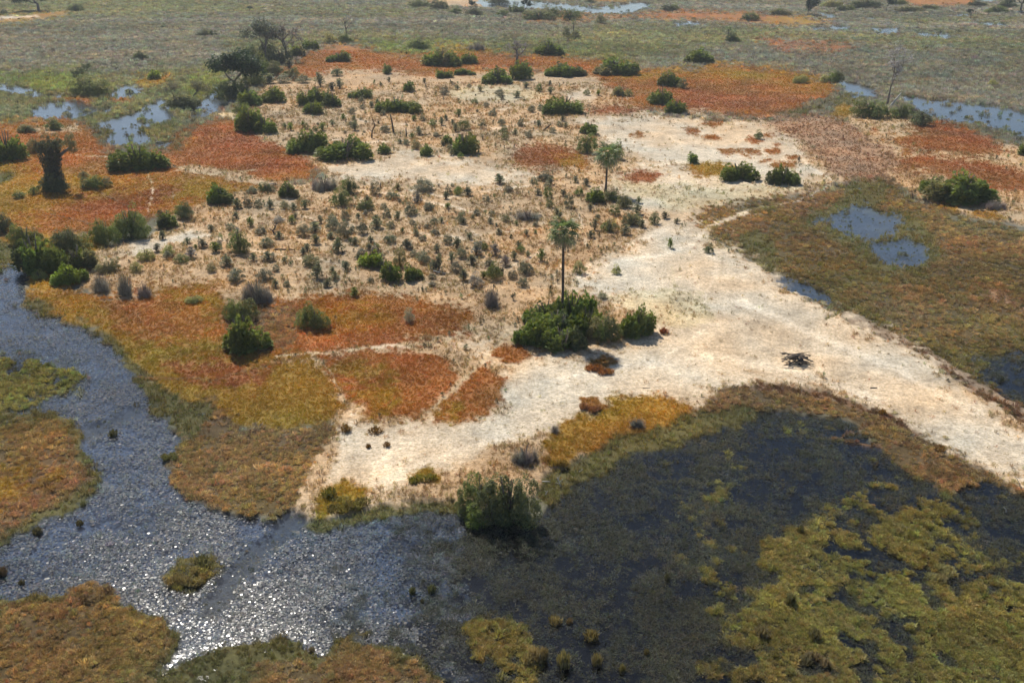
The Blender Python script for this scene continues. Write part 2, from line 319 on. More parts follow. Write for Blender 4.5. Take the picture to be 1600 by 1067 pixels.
def fields(X, Y):
    """weights of the ground types at world points"""
    X = np.asarray(X, float); Y = np.asarray(Y, float)
    n = X.size; W = np.zeros((n, len(TN)), np.float32); W[:, TI['reed']] = 1
    far = np.clip(np.hypot(X, Y)/120, .6, 6)
    wx = X + .9*far**.7*fbm(X, Y, .16, 1, 3) + .5*fbm(X, Y, .7, 5, 2)
    wy = Y + 1.6*far**.7*fbm(X, Y, .16, 9, 3) + .8*fbm(X, Y, .7, 13, 2)
    px, py = to_px(wx, wy)
    ok = wy > 8
    nz = fbm(X, Y, .45, 21, 3)*.6 + fbm(X, Y, .09, 25, 2)*.6
    nf = fbm(X, Y, 1.1, 23, 2)
    for t, soft, poly in L:
        m = soft*6+2
        q = np.nonzero(ok & (px > poly[:, 0].min()-m) & (px < poly[:, 0].max()+m) & (py > poly[:, 1].min()-m) & (py < poly[:, 1].max()+m))[0]
        if not q.size: continue
        g_ = 2.4 if t in GRASSY else 1.0
        sd = poly_sd(px[q], py[q], poly) + soft*g_*(nz[q]*.9 + nf[q]*.9)
        a = sstep(-.6*soft*g_, .6*soft*g_, sd).astype(np.float32)
        if soft >= 100:                       # a slow change within the water only, the banks stay
            for k_ in ('wpad', 'wdark'):
                if k_ != t: d_ = W[q, TI[k_]]*a; W[q, TI[k_]] -= d_; W[q, TI[t]] += d_
            continue
        W[q] *= (1-a)[:, None]; W[q, TI[t]] += a
    px, py = to_px(X+.25*fbm(X, Y, .5, 7, 2), Y+.5*fbm(X, Y, .5, 8, 2))
    for t, hw, pts in T:
        m = hw*2+2
        q = np.nonzero(ok & (px > pts[:, 0].min()-m) & (px < pts[:, 0].max()+m) & (py > pts[:, 1].min()-m) & (py < pts[:, 1].max()+m))[0]
        if not q.size: continue
        d = line_d(px[q], py[q], pts) + hw*.5*nf[q]
        a = (sstep(hw*1.25, hw*.45, d)*(.8*np.clip(.75+.9*nz[q], .3, 1) if t in ('trail', 'pale', 'tan') else .97)).astype(np.float32)
        W[q] *= (1-a)[:, None]; W[q, TI[t]] += a
    # broken patches: tussock marsh standing in water
    patch = fbm(X, Y, .20, 41, 3); fine = fbm(X, Y, .75, 45, 2)
    o = W[:, TI['olive']].copy(); k = o*sstep(-.10, .14, (patch*.8+.95*fine)*.9+.5-o*.80+.02)*.95
    W[:, TI['olive']] -= k; W[:, TI['wdark']] += k
    o = W[:, TI['wopen']].copy(); farw = sstep(150, 220, np.hypot(X, Y))
    k = o*farw*sstep(.46, .60, fbm(X, Y, .30, 51, 2))*.95
    W[:, TI['wopen']] -= k; W[:, TI['green']] += k
    return W

def noisy_colour(W, X, Y, table, amt=1.0):
    c = W @ table
    big = fbm(X, Y, .05, 61, 3)[:, None]; mid = fbm(X, Y, .25, 65, 3)[:, None]
    warm = fbm(X, Y, .11, 71, 3)[:, None]
    c = c*(1+amt*(.18*big+.30*mid))
    gr = W[:, [TI[k] for k in ('orange', 'rust', 'gold', 'ylg', 'brown', 'olive', 'pondm')]].sum(1)[:, None]
    c = c*(1+amt*warm*np.array([.18, .02, -.16]))*(1+gr*fbm(X, Y, .09, 75, 3)[:, None]*np.array([-.06, .12, -.05]))
    # long streaks over the reed plain
    st = fbm(X*.25+Y*.06, Y, .035, 81, 3)[:, None]; wr = (W[:, TI['reed']]+W[:, TI['green']])[:, None]
    c = c*(1+wr*st*np.array([.28, .25, .34]))
    return np.clip(c, .004, .9)
def height(W, X, Y):
    h = W @ TH
    land = sstep(.02, .15, h)
    tus = W[:, TI['brown']]+W[:, TI['olive']]+.8*W[:, TI['pondm']]
    h = h + tus*(.17*np.maximum(0, fbm(X, Y, .55, 131, 2))+.10*fbm(X, Y, 1.6, 135, 2))
    return h + land*(.10*fbm(X, Y, .12, 91, 3)+.05*fbm(X, Y, .6, 95, 2)) + (1-land)*.06*fbm(X, Y, .5, 97, 2)
def ground_z(x, y):
    X = np.atleast_1d(np.asarray(x, float)); Y = np.atleast_1d(np.asarray(y, float))
    return height(fields(X, Y), X, Y)

# ------------------------------------------------------------------ materials
def mat(name):
    m = bpy.data.materials.new(name); m.use_nodes = True; m.node_tree.nodes.clear(); return m, m.node_tree
def N(t, ty, **kw):
    n = t.nodes.new(ty)
    for k, v in kw.items(): setattr(n, k, v)
    return n
def mixc(t, a, b, fac=None, mode='MULTIPLY', f=1.0):
    n = N(t, 'ShaderNodeMix', data_type='RGBA', blend_type=mode); n.inputs[0].default_value = f
    for s, v in ((n.inputs[6], a), (n.inputs[7], b)):
        if isinstance(v, bpy.types.NodeSocket): t.links.new(v, s)
        else: s.default_value = v
    if fac is not None: t.links.new(fac, n.inputs[0])
    return n.outputs[2]
def noise(t, scale, detail=3, vec=None, rough=.6):
    n = N(t, 'ShaderNodeTexNoise'); n.inputs['Scale'].default_value = scale; n.inputs['Detail'].default_value = detail
    n.inputs['Roughness'].default_value = rough
    if vec is not None: t.links.new(vec, n.inputs['Vector'])
    return n.outputs[0]
def mapr(t, v, a, b, c, d):
    n = N(t, 'ShaderNodeMapRange'); t.links.new(v, n.inputs[0])
    for i, x in enumerate((a, b, c, d)): n.inputs[i+1].default_value = x
    return n.outputs[0]
def leafy(t, colour, trans=.3, rough=.55, spec=.25):
    p = N(t, 'ShaderNodeBsdfPrincipled'); p.inputs['Roughness'].default_value = rough; p.inputs['Specular IOR Level'].default_value = spec
    t.links.new(colour, p.inputs['Base Color'])
    tr = N(t, 'ShaderNodeBsdfTranslucent'); t.links.new(mixc(t, colour, (1.1, 1.08, .85, 1)), tr.inputs[0])
    ms = N(t, 'ShaderNodeMixShader'); ms.inputs[0].default_value = trans
    t.links.new(p.outputs[0], ms.inputs[1]); t.links.new(tr.outputs[0], ms.inputs[2])
    o = N(t, 'ShaderNodeOutputMaterial'); t.links.new(ms.outputs[0], o.inputs[0])
def m_ground():
    m, t = mat('ground_soil')
    at = N(t, 'ShaderNodeAttribute', attribute_name='col'); gr = N(t, 'ShaderNodeAttribute', attribute_name='grain')
    tc = N(t, 'ShaderNodeTexCoord')
    a = mapr(t, noise(t, 1.7, 4, tc.outputs['Object']), .3, .7, .74, 1.24)
    b = mapr(t, noise(t, 5.0, 4, tc.outputs['Object'], .75), .36, .64, .76, 1.20)
    ab = N(t, 'ShaderNodeMath', operation='MULTIPLY'); t.links.new(a, ab.inputs[0]); t.links.new(b, ab.inputs[1])
    b2 = mapr(t, noise(t, .42, 4, tc.outputs['Object'], .65), .35, .65, .84, 1.10)
    ac = N(t, 'ShaderNodeMath', operation='MULTIPLY'); t.links.new(ab.outputs[0], ac.inputs[0]); t.links.new(b2, ac.inputs[1])
    c = mixc(t, at.outputs['Color'], ac.outputs[0])
    # withered grass lying on the sand
    v = mapr(t, noise(t, 3.2, 5, tc.outputs['Object'], .75), .50, .60, 0, 1)
    k = N(t, 'ShaderNodeMath', operation='MULTIPLY'); t.links.new(v, k.inputs[0]); t.links.new(gr.outputs['Fac'], k.inputs[1])
    c = mixc(t, c, mixc(t, c, (.74, .70, .60, 1)), k.outputs[0], 'MIX')
    p = N(t, 'ShaderNodeBsdfPrincipled'); p.inputs['Roughness'].default_value = .95; p.inputs['Specular IOR Level'].default_value = .1
    t.links.new(c, p.inputs['Base Color'])
    bm = N(t, 'ShaderNodeBump'); bm.inputs['Strength'].default_value = .4; bm.inputs['Distance'].default_value = .18
    t.links.new(noise(t, 2.6, 5, tc.outputs['Object'], .7), bm.inputs['Height']); t.links.new(bm.outputs[0], p.inputs['Normal'])
    o = N(t, 'ShaderNodeOutputMaterial'); t.links.new(p.outputs[0], o.inputs[0]); return m
def m_water():
    m, t = mat('water_surface')
    tc = N(t, 'ShaderNodeTexCoord')
    bm = N(t, 'ShaderNodeBump'); bm.inputs['Strength'].default_value = .25; bm.inputs['Distance'].default_value = .05
    t.links.new(noise(t, 5.0, 3, tc.outputs['Object']), bm.inputs['Height'])
    g = N(t, 'ShaderNodeBsdfGlossy'); g.inputs['Roughness'].default_value = .09; t.links.new(bm.outputs[0], g.inputs['Normal'])
    tr = N(t, 'ShaderNodeBsdfTransparent'); tr.inputs[0].default_value = (.86, .90, .92, 1)
    fr = N(t, 'ShaderNodeFresnel'); fr.inputs[0].default_value = 1.42; t.links.new(bm.outputs[0], fr.inputs['Normal'])
    ms = N(t, 'ShaderNodeMixShader'); t.links.new(fr.outputs[0], ms.inputs[0])
    t.links.new(tr.outputs[0], ms.inputs[1]); t.links.new(g.outputs[0], ms.inputs[2])
    o = N(t, 'ShaderNodeOutputMaterial'); t.links.new(ms.outputs[0], o.inputs[0]); return m
def m_foliage(name, trans, rough, spec):
    m, t = mat(name)
    oi = N(t, 'ShaderNodeObjectInfo'); at = N(t, 'ShaderNodeAttribute', attribute_name='tint')
    c = mixc(t, oi.outputs['Color'], at.outputs['Color'])
    leafy(t, c, trans, rough, spec); return m
def m_tuft(name, trans, rough=.6, spec=.2):
    m, t = mat(name)
    ai = N(t, 'ShaderNodeAttribute', attribute_name='tcol', attribute_type='INSTANCER'); at = N(t, 'ShaderNodeAttribute', attribute_name='tint')
    leafy(t, mixc(t, ai.outputs['Color'], at.outputs['Color']), trans, rough, spec); return m
def m_wood(name, c1, c2):
    m, t = mat(name); tc = N(t, 'ShaderNodeTexCoord')
    mp = N(t, 'ShaderNodeMapping'); mp.inputs['Scale'].default_value = (9, 9, 1.5); t.links.new(tc.outputs['Object'], mp.inputs[0])
    n = noise(t, 1.4, 4, mp.outputs[0]); c = mixc(t, (*c1, 1), (*c2, 1), n, 'MIX')
    p = N(t, 'ShaderNodeBsdfPrincipled'); p.inputs['Roughness'].default_value = .9; t.links.new(c, p.inputs['Base Color'])
    bm = N(t, 'ShaderNodeBump'); bm.inputs['Strength'].default_value = .5; bm.inputs['Distance'].default_value = .04
    t.links.new(n, bm.inputs['Height']); t.links.new(bm.outputs[0], p.inputs['Normal'])
    o = N(t, 'ShaderNodeOutputMaterial'); t.links.new(p.outputs[0], o.inputs[0]); return m
M_GROUND, M_WATER = m_ground(), m_water()
M_LEAF = m_foliage('shrub_leaf', .34, .55, .18); M_FAN = m_foliage('palm_leaf', .32, .45, .22); M_TWIG = m_foliage('dry_twig', .1, .8, .1)
M_TUSS = m_foliage('tussock_blade', .35, .7, .15)
M_TUFT = m_tuft('grass_blade', .35); M_PAD = m_tuft('lily_pad_leaf', .0, .20, .22)
M_BARK = m_wood('bark', (.10, .08, .06), (.22, .18, .14)); M_BURNT = m_wood('charred_wood', (.015, .013, .012), (.05, .045, .04))
M_DEAD = m_wood('bleached_wood', (.34, .31, .27), (.58, .54, .48)); M_PALMT = m_wood('palm_trunk_bark', (.045, .036, .03), (.12, .09, .07))

# ------------------------------------------------------------------ mesh helpers
def mesh_from(name, verts, faces, material=None, tint=None, smooth=False):
    me = bpy.data.meshes.new(name); me.from_pydata([tuple(v) for v in verts], [], faces)
    if material: me.materials.append(material)
    if tint is not None:
        a = me.attributes.new('tint', 'FLOAT_COLOR', 'FACE')
        t = np.ones((len(faces), 4), np.float32); t[:, :3] = np.asarray(tint)[:, :3]; a.data.foreach_set('color', t.ravel())
    if smooth: me.polygons.foreach_set('use_smooth', [True]*len(me.polygons))
    me.update(); return me
class MB:
    """collects faces, with a colour tint each, for one mesh"""
    def __init__(s): s.v = []; s.f = []; s.t = []
    def face(s, pts, tint=(1, 1, 1)):
        n = len(s.v); s.v.extend(pts); s.f.append(tuple(range(n, n+len(pts)))); s.t.append(tint)
    def tube(s, pts, rad, k=6, tint=(1, 1, 1)):
        pts = [Vector(p) for p in pts]; rings = []
        for i, p in enumerate(pts):
            d = (pts[min(i+1, len(pts)-1)]-pts[max(i-1, 0)]).normalized()
            a = d.orthogonal().normalized(); b = d.cross(a); n = len(s.v)
            for j in range(k):
                an = 2*math.pi*j/k; s.v.append(p+(a*math.cos(an)+b*math.sin(an))*rad[i])
            rings.append(n)
        for r0, r1 in zip(rings[:-1], rings[1:]):
            for j in range(k): s.f.append((r0+j, r0+(j+1) % k, r1+(j+1) % k, r1+j)); s.t.append(tint)
        s.f.append(tuple(rings[-1]+j for j in range(k))); s.t.append(tint)
    def mesh(s, name, m, smooth=False): return mesh_from(name, s.v, s.f, m, s.t, smooth)
rr = random.uniform
def rvec():
    while True:
        v = Vector((rr(-1, 1), rr(-1, 1), rr(-1, 1)))
        if .05 < v.length < 1: return v.normalized()
def rtint(b=.35, h=.18):
    k = 1+rr(-b, b); x = rr(-h, h); return (k*(1+x), k*(1+.3*x), k*(1-x))

def leaf(mb, p, n, size, tint):
    a = n.orthogonal().normalized(); a.rotate(Matrix.Rotation(rr(0, 6.28), 3, n)); b = n.cross(a)
    l, w_ = size*rr(.8, 1.3), size*rr(.35, .6)
    mb.face([p-a*l*.5, p+b*w_*.5+n*size*.08, p+a*l*.5, p-b*w_*.5+n*size*.08], tint)
def shrub_mesh(name, nl=8, leaves=3000, ls=.05, m=M_LEAF):
    """unit bush: 1 wide, 1 high, base at the origin; leaf clumps over a dome"""
    mb = MB(); lobes = [(Vector((rr(-.06, .06), rr(-.06, .06), .66)), .24, .30)]
    for ring, (d0, z0, cnt) in enumerate(((.20, .52, nl-2), (.33, .24, nl))):
        for i in range(cnt):
            a = 2*math.pi*(i+rr(-.3, .3))/cnt; d = d0*rr(.8, 1.2)
            lobes.append((Vector((math.cos(a)*d, math.sin(a)*d, z0*rr(.75, 1.25))), rr(.11, .19), rr(.13, .23)))
    for i in range(leaves):
        if i % 4 == 0:
            d = rvec(); d.z = abs(d.z); q = rr(0, .85)**.5
            p = Vector((d.x*.42*q, d.y*.42*q, .02+d.z*.80*q))
        else:
            c, r, rz = random.choice(lobes); d = rvec()
            if d.z < -.4: d.z = -d.z
            q = rr(.55, 1.05)**.6; p = Vector((c.x+d.x*r*q, c.y+d.y*r*q, max(.01, c.z+d.z*rz*q)))
        leaf(mb, p, (d+Vector((0, 0, .35))+rvec()*.8).normalized(), ls*rr(.6, 1.4), rtint(.4, .2))
    return mb.mesh(name, m)
def fan(mb, base, d, up, size, tint, blades=9, spread=2.4):
    side = d.cross(up).normalized()
    for k in range(blades):
        a = (k/(blades-1)-.5)*spread
        v = d*math.cos(a)+side*math.sin(a)
        w_ = size*.10; l = size*(1-.18*abs(a))*rr(.85, 1.1)
        s2 = (side*math.cos(a)-d*math.sin(a))*w_
        droop = Vector((0, 0, -size*.22*rr(.3, 1.3)))
        mid = base+v*l*.55
        mb.face([base, mid+s2, base+v*l+droop, mid-s2], tint)
def palmbush_mesh(name, fans=560, size=.115):
    mb = MB()
    cs = [(Vector((0, 0, 0)), 1.0)]+[(Vector((math.cos(a)*.26, math.sin(a)*.26, 0)), rr(.55, .85)) for a in [rr(0, 6.28)+k*1.6 for k in range(4)]]
    for i in range(fans):
        c, h = random.choice(cs)
        az = rr(0, 6.28); el = math.asin(rr(.02, 1)**.8)
        d = Vector((math.cos(az)*math.cos(el), math.sin(az)*math.cos(el), math.sin(el)))
        l = (rr(.62, .98) if i % 4 else rr(.2, .7))*h
        p = c+Vector((d.x*.25*l*1.1, d.y*.25*l*1.1, .04+d.z*.78*l))
        dd = (d+Vector((0, 0, rr(-.3, .35)))+rvec()*.35).normalized()
        up = (Vector((0, 0, 1))+rvec()*.5).normalized()
        fan(mb, p, dd, up, size*rr(.7, 1.25), rtint(.4, .15), 7)
        if i % 3 == 0:
            s = Vector((.006, .006, 0)); mb.face([c-s, c+s, p], (.8, .8, .6))
    return mb.mesh(name, M_FAN)
def twig_mesh(name, twigs=420, m=M_TWIG, leaves=0):
    mb = MB()
    for i in range(twigs):
        az = rr(0, 6.28); el = math.asin(rr(.05, 1))
        d = Vector((math.cos(az)*math.cos(el), math.sin(az)*math.cos(el), math.sin(el)))
        l = rr(.5, 1); p0 = Vector((d.x*.42*l*.45, d.y*.42*l*.45, d.z*.9*l*.4)); p1 = Vector((d.x*.5*l, d.y*.5*l, d.z*l))+rvec()*.07
        s = d.orthogonal().normalized()*rr(.005, .011); s.rotate(Matrix.Rotation(rr(0, 6.28), 3, d))
        mb.face([p0-s, p0+s, p1], rtint(.3, .06))
        if i % 4 == 0: mb.face([Vector((0, 0, 0))-s*1.6, Vector((0, 0, 0))+s*1.6, p0], rtint(.3, .06))
    for i in range(leaves):
        d = rvec(); d.z = abs(d.z); l = rr(.6, 1)
        leaf(mb, Vector((d.x*.5*l, d.y*.5*l, d.z*l)), rvec(), .055, rtint())
    return mb.mesh(name, m)
def scrub_mesh(name, n=170, size=.22, m=None):
    """small upright scrub of stiff fan leaves"""
    mb = MB()
    for i in range(n):
        az = rr(0, 6.28); el = R(rr(12, 88))
        d = Vector((math.cos(az)*math.cos(el), math.sin(az)*math.cos(el), math.sin(el))); l = rr(.35, .85)
        p = Vector((d.x*.36*l, d.y*.36*l, .05+d.z*.8*l))
        if i % 2: fan(mb, p, (d+rvec()*.35).normalized(), Vector((0, 0, 1))+rvec()*.4, size*rr(.6, 1.1), rtint(.35, .14), 4, 1.3)
        else: leaf(mb, p, (d+rvec()*.7).normalized(), .13, rtint(.35, .14))
        if i % 3 == 0:
            s = Vector((rr(-.02, .02), .014, 0)); mb.face([-s, s, p], (.7, .6, .5))
    return mb.mesh(name, m or M_LEAF)
def tuft_mesh(name, n, rbase, rtip, h0, h1, wd, m, bend=.2):
    mb = MB()
    for i in range(n):
        az = rr(0, 6.28); q = rr(0, 1)**.5
        b = Vector((math.cos(az)*rbase*q, math.sin(az)*rbase*q, 0)); az2 = az+rr(-.7, .7)
        tp = Vector((math.cos(az2)*rtip*q*rr(.7, 1.1), math.sin(az2)*rtip*q*rr(.7, 1.1), rr(h0, h1)*(1-.45*q*q)))
        mid = b.lerp(tp, .55)+Vector((0, 0, bend*rr(.4, 1)*tp.z))
        s = Vector((-math.sin(az2), math.cos(az2), 0))*wd*rr(.6, 1.2); s.rotate(Matrix.Rotation(rr(-.8, .8), 3, 'Z'))
        tt = rtint(.3, .10)
        mb.face([b-s*.7, b+s*.7, mid+s], tt); mb.face([b-s*.7, mid+s, mid-s], tt); mb.face([mid-s, mid+s, tp], tt)
    return mb.mesh(name, m)
def pad_mesh(name, k=7, n=1):
    mb = MB()
    for j in range(n):
        c = Vector((rr(-.5, .5), rr(-.5, .5), 0)) if n > 1 else Vector((0, 0, 0)); tilt = Vector((rr(-.035, .035), rr(-.035, .035), 1)).normalized(); r = rr(.7, 1.1)*(.4 if n > 1 else .5)
        a = tilt.orthogonal().normalized(); b = tilt.cross(a); a0 = rr(0, 6.28)
        mb.face([c+(a*math.cos(a0+t)+b*math.sin(a0+t))*r*rr(.9, 1.05)+tilt*.02 for t in np.linspace(.25, 6.03, k)], rtint(.3, .08))
    return mb.mesh(name, M_PAD)

# ------------------------------------------------------------------ object helpers
def tag(o, label=None, cat=None, group=None, kind=None):
    for k, v in (('label', label), ('category', cat), ('group', group), ('kind', kind)):
        if v: o[k] = v
    return o
def link(name, data, parent=None, loc=(0, 0, 0), rot=(0, 0, 0), scl=(1, 1, 1), colour=None):
    o = bpy.data.objects.new(name, data); COL.objects.link(o); o.parent = parent
    o.location = loc; o.rotation_euler = rot; o.scale = scl
    if colour is not None: o.color = (*colour, 1)
    return o

# ------------------------------------------------------------------ the ground, one sheet to the horizon
deps = np.linspace(math.atan(CAM_H/26), math.atan(CAM_H/1050), 640)
rad = np.concatenate([[0.5, 8, 16], CAM_H/np.tan(deps), [1400, 2000, 3000, 4600]])
azd = np.linspace(-R(37), R(37), 560)
az = np.concatenate([azd, np.linspace(R(37), 2*math.pi-R(37), 42)[1:-1]])
nr, na = len(rad), len(az)
GX = (rad[:, None]*np.sin(az)[None]).ravel(); GY = (rad[:, None]*np.cos(az)[None]).ravel()
GW = fields(GX, GY); GZ = height(GW, GX, GY)
wet = sstep(.0, -.1, GZ)
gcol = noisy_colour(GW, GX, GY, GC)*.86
ii, jj = np.meshgrid(np.arange(nr-1), np.arange(na), indexing='ij'); jn = (jj+1) % na
quads = np.stack([ii*na+jj, ii*na+jn, (ii+1)*na+jn, (ii+1)*na+jj], -1).reshape(-1, 4)[:, ::-1]
me = bpy.data.meshes.new('ground')
me.vertices.add(nr*na); me.vertices.foreach_set('co', np.stack([GX, GY, GZ], 1).astype(np.float32).ravel())
nq = len(quads); me.loops.add(nq*4); me.loops.foreach_set('vertex_index', quads.astype(np.int32).ravel())
me.polygons.add(nq); me.polygons.foreach_set('loop_start', np.arange(0, nq*4, 4, dtype=np.int32)); me.polygons.foreach_set('loop_total', np.full(nq, 4, np.int32))
me.update(); me.polygons.foreach_set('use_smooth', np.ones(nq, bool))
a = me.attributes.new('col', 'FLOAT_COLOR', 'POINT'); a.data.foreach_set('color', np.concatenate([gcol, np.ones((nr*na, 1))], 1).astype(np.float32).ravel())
a = me.attributes.new('grain', 'FLOAT', 'POINT'); a.data.foreach_set('value', (GW[:, [TI[k] for k in ('sand', 'pale', 'tan', 'trail')]].sum(1)).astype(np.float32))
me.materials.append(M_GROUND)
_gz = GZ.reshape(nr, na)
def ground_z(x, y):
    r_ = math.hypot(float(x), float(y)); fi = float(np.interp(r_, rad, np.arange(nr))); fj = float(np.interp(math.atan2(float(x), float(y)), azd, np.arange(len(azd))))
    i0, j0 = min(int(fi), nr-2), min(int(fj), len(azd)-2); u, v = fi-i0, fj-j0
    return [(_gz[i0, j0]*(1-v)+_gz[i0, j0+1]*v)*(1-u)+(_gz[i0+1, j0]*(1-v)+_gz[i0+1, j0+1]*v)*u]
tag(link('ground', me), 'sandy island and marsh ground with rust, yellow and brown patches', kind='structure')
# water table: one level sheet, seen wherever the ground dips under it
mb = MB(); k = 64
for i in range(k):
    a0, a1 = 2*math.pi*i/k, 2*math.pi*(i+1)/k
    mb.face([Vector((0, 0, 0)), Vector((4000*math.sin(a1), 4000*math.cos(a1), 0)), Vector((4000*math.sin(a0), 4000*math.cos(a0), 0))])
tag(link('water', mb.mesh('water', M_WATER)), 'shallow swamp water between the islands', kind='structure')

# ------------------------------------------------------------------ uncountable growth, scattered as instances
def instancer(name, label, cat, pts, scl, rot, col, idx, meshes):
    c = bpy.data.collections.new(name+'_kinds')
    for i, m_ in enumerate(meshes):
        c.objects.link(bpy.data.objects.new('%s_kind_%02d' % (name, i), m_))
    me = bpy.data.meshes.new(name); n = len(pts); me.vertices.add(n); me.vertices.foreach_set('co', pts.astype(np.float32).ravel())
    for an, ty, key, d in (('scl', 'FLOAT_VECTOR', 'vector', scl), ('rot', 'FLOAT_VECTOR', 'vector', rot)):
        a = me.attributes.new(an, ty, 'POINT'); a.data.foreach_set(key, d.astype(np.float32).ravel())
    a = me.attributes.new('tcol', 'FLOAT_COLOR', 'POINT'); a.data.foreach_set('color', np.concatenate([col, np.ones((n, 1))], 1).astype(np.float32).ravel())
    a = me.attributes.new('idx', 'INT', 'POINT'); a.data.foreach_set('value', idx.astype(np.int32))
    o = link(name, me); tag(o, label, cat, kind='stuff')
    g = bpy.data.node_groups.new(name, 'GeometryNodeTree')
    g.interface.new_socket('Geometry', in_out='INPUT', socket_type='NodeSocketGeometry'); g.interface.new_socket('Geometry', in_out='OUTPUT', socket_type='NodeSocketGeometry')
    gi, go = g.nodes.new('NodeGroupInput'), g.nodes.new('NodeGroupOutput')
    ip = g.nodes.new('GeometryNodeInstanceOnPoints'); ci = g.nodes.new('GeometryNodeCollectionInfo')
    ci.inputs[0].default_value = c; ci.inputs[1].default_value = True; ci.inputs[2].default_value = True
    ip.inputs['Pick Instance'].default_value = True
    def na_(an, ty):
        x = g.nodes.new('GeometryNodeInputNamedAttribute'); x.data_type = ty; x.inputs[0].default_value = an; return x.outputs[0]
    g.links.new(gi.outputs[0], ip.inputs['Points']); g.links.new(ci.outputs[0], ip.inputs['Instance'])
    g.links.new(na_('idx', 'INT'), ip.inputs['Instance Index']); g.links.new(na_('rot', 'FLOAT_VECTOR'), ip.inputs['Rotation'])
    g.links.new(na_('scl', 'FLOAT_VECTOR'), ip.inputs['Scale']); g.links.new(ip.outputs[0], go.inputs[0])
    o.modifiers.new('scatter', 'NODES').node_group = g
    return o
def candidates(n, r0, r1, p, half=35):
    """random points with density falling as r**-p"""
    r = np.linspace(r0, r1, 4000); c = np.cumsum(r**(1-p)); c /= c[-1]
    rad_ = np.interp(rng.random(n), c, r); a_ = (rng.random(n)*2-1)*R(half)
    X, Y = rad_*np.sin(a_), rad_*np.cos(a_)
    px, py = to_px(X, Y)
    k = (px > -120) & (px < 1720) & (py < 1160)
    return X[k], Y[k], rad_[k]
def scatter(name, label, cat, n, r0, r1, p, dens, size, meshes, tilt=.12, zoff=0.0, cvar=.22, gain=1.0, colour=None, water=False, flat=1.0, far_gain=.5, clumpy=.7, zmax=9.0, svar=.28):
    X, Y, rd = candidates(n, r0, r1, p)
    W = fields(X, Y)
    pr = sum(W[:, TI[k]]*v for k, v in dens.items())
    clump = fbm(X, Y, .35, 111+len(name), 3)
    pr = pr*np.clip(1+clumpy*(clump+.5*fbm(X, Y, 1.1, 117, 2)), .06, 3)
    keep = rng.random(len(X)) < pr
    X, Y, rd, W = X[keep], Y[keep], rd[keep], W[keep]; n = len(X)
    Z = height(W, X, Y)
    Z = np.zeros(n)+zoff if water else np.maximum(Z, -.05)+zoff
    c = noisy_colour(W, X, Y, TC if colour is None else np.tile(np.array(colour, float), (len(TN), 1)))*gain
    c = c*(1+cvar*rng.standard_normal((n, 1)))*(1+.08*rng.standard_normal((n, 3)))
    c = np.clip(c, .01, .95)
    s = size*(np.maximum(rd, r0)/r0)**far_gain*np.exp(svar*rng.standard_normal(n))
    scl = np.stack([s, s, np.minimum(s, zmax)*flat*(1+.25*rng.standard_normal(n)).clip(.5, 1.6)], 1)
    rot = np.stack([tilt*rng.standard_normal(n), tilt*rng.standard_normal(n), rng.random(n)*6.283], 1)
    print(name, n)
    return instancer(name, label, cat, np.stack([X, Y, Z], 1), scl, rot, c, rng.integers(0, len(meshes), n), meshes)

GRASS = [tuft_mesh('grass_tuft_%d' % i, 34, .34, .56, .45, .9, .020, M_TUFT) for i in range(4)]
MOUND = [tuft_mesh('tussock_%d' % i, 44, .34, .62, .35, .75, .03, M_TUFT, .3) for i in range(4)]
REED = [tuft_mesh('reed_clump_%d' % i, 34, .45, .70, .5, 1.0, .035, M_TUFT, .05) for i in range(4)]
WISP = [tuft_mesh('grass_wisp_%d' % i, 16, .25, .55, .2, .6, .026, M_TUFT) for i in range(3)]
WEED = [tuft_mesh('weed_spray_%d' % i, 14, .35, .75, .03, .30, .022, M_TUFT, .4) for i in range(4)]
PADS = [pad_mesh('lily_pad_%d' % i) for i in range(4)]
scatter('orange_grass', 'rust, gold and yellow-green grass covering the dry edges of the island', 'grass', 720000, 62, 420, 1.6,
        {'orange': .9, 'rust': .9, 'gold': .9, 'ylg': .9, 'pink': .4, 'tan': .03}, .30, GRASS, gain=1.10, flat=.5, far_gain=.42, cvar=.15)
scatter('marsh_grass', 'brown and olive tussock grass standing in the marsh', 'marsh grass', 800000, 48, 300, 1.65,
        {'brown': .52, 'pondm': .45, 'olive': .62, 'moss': .06, 'mud': .03, 'wdark': .004, 'wpad': .003, 'dirt': .4, 'wopen': .01}, .33, MOUND, gain=1.2, cvar=.24, flat=.58, svar=.34, clumpy=1.5)
scatter('moss_grass', 'short green grass fringing the shallow water', 'green grass', 150000, 48, 420, 1.6,
        {'moss': .9, 'green': .5, 'lime': .7}, .5, WISP, gain=1.2)
scatter('reed_bed', 'grey-green reeds filling the flooded plain behind the island', 'reeds', 260000, 200, 1000, 2.0,
        {'reed': .7, 'green': .6, 'lime': .5, 'wopen': .012}, 1.0, REED, gain=1.45, far_gain=.75, flat=1.0, cvar=.26, zmax=1.1)
scatter('dry_grass', 'withered straw grass thinly scattered over the sandy island', 'dry grass', 190000, 62, 330, 1.5,
        {'tan': .72, 'pale': .2, 'sand': .025, 'pink': .2, 'mud': .1}, .46, WISP, gain=.95, clumpy=2.2)
LOWSCRUB = [scrub_mesh('low_scrub_%d' % i, 60, .26, M_TUFT) for i in range(4)]
scatter('scrub_seedlings', 'tiny grey-green scrub seedlings between the larger scrub of the clearings', 'seedlings', 9000, 95, 330, 1.4,
        {'tan': .42}, .55, LOWSCRUB, gain=1.0, colour=(.20, .205, .12), clumpy=2.2, far_gain=.3, cvar=.3)
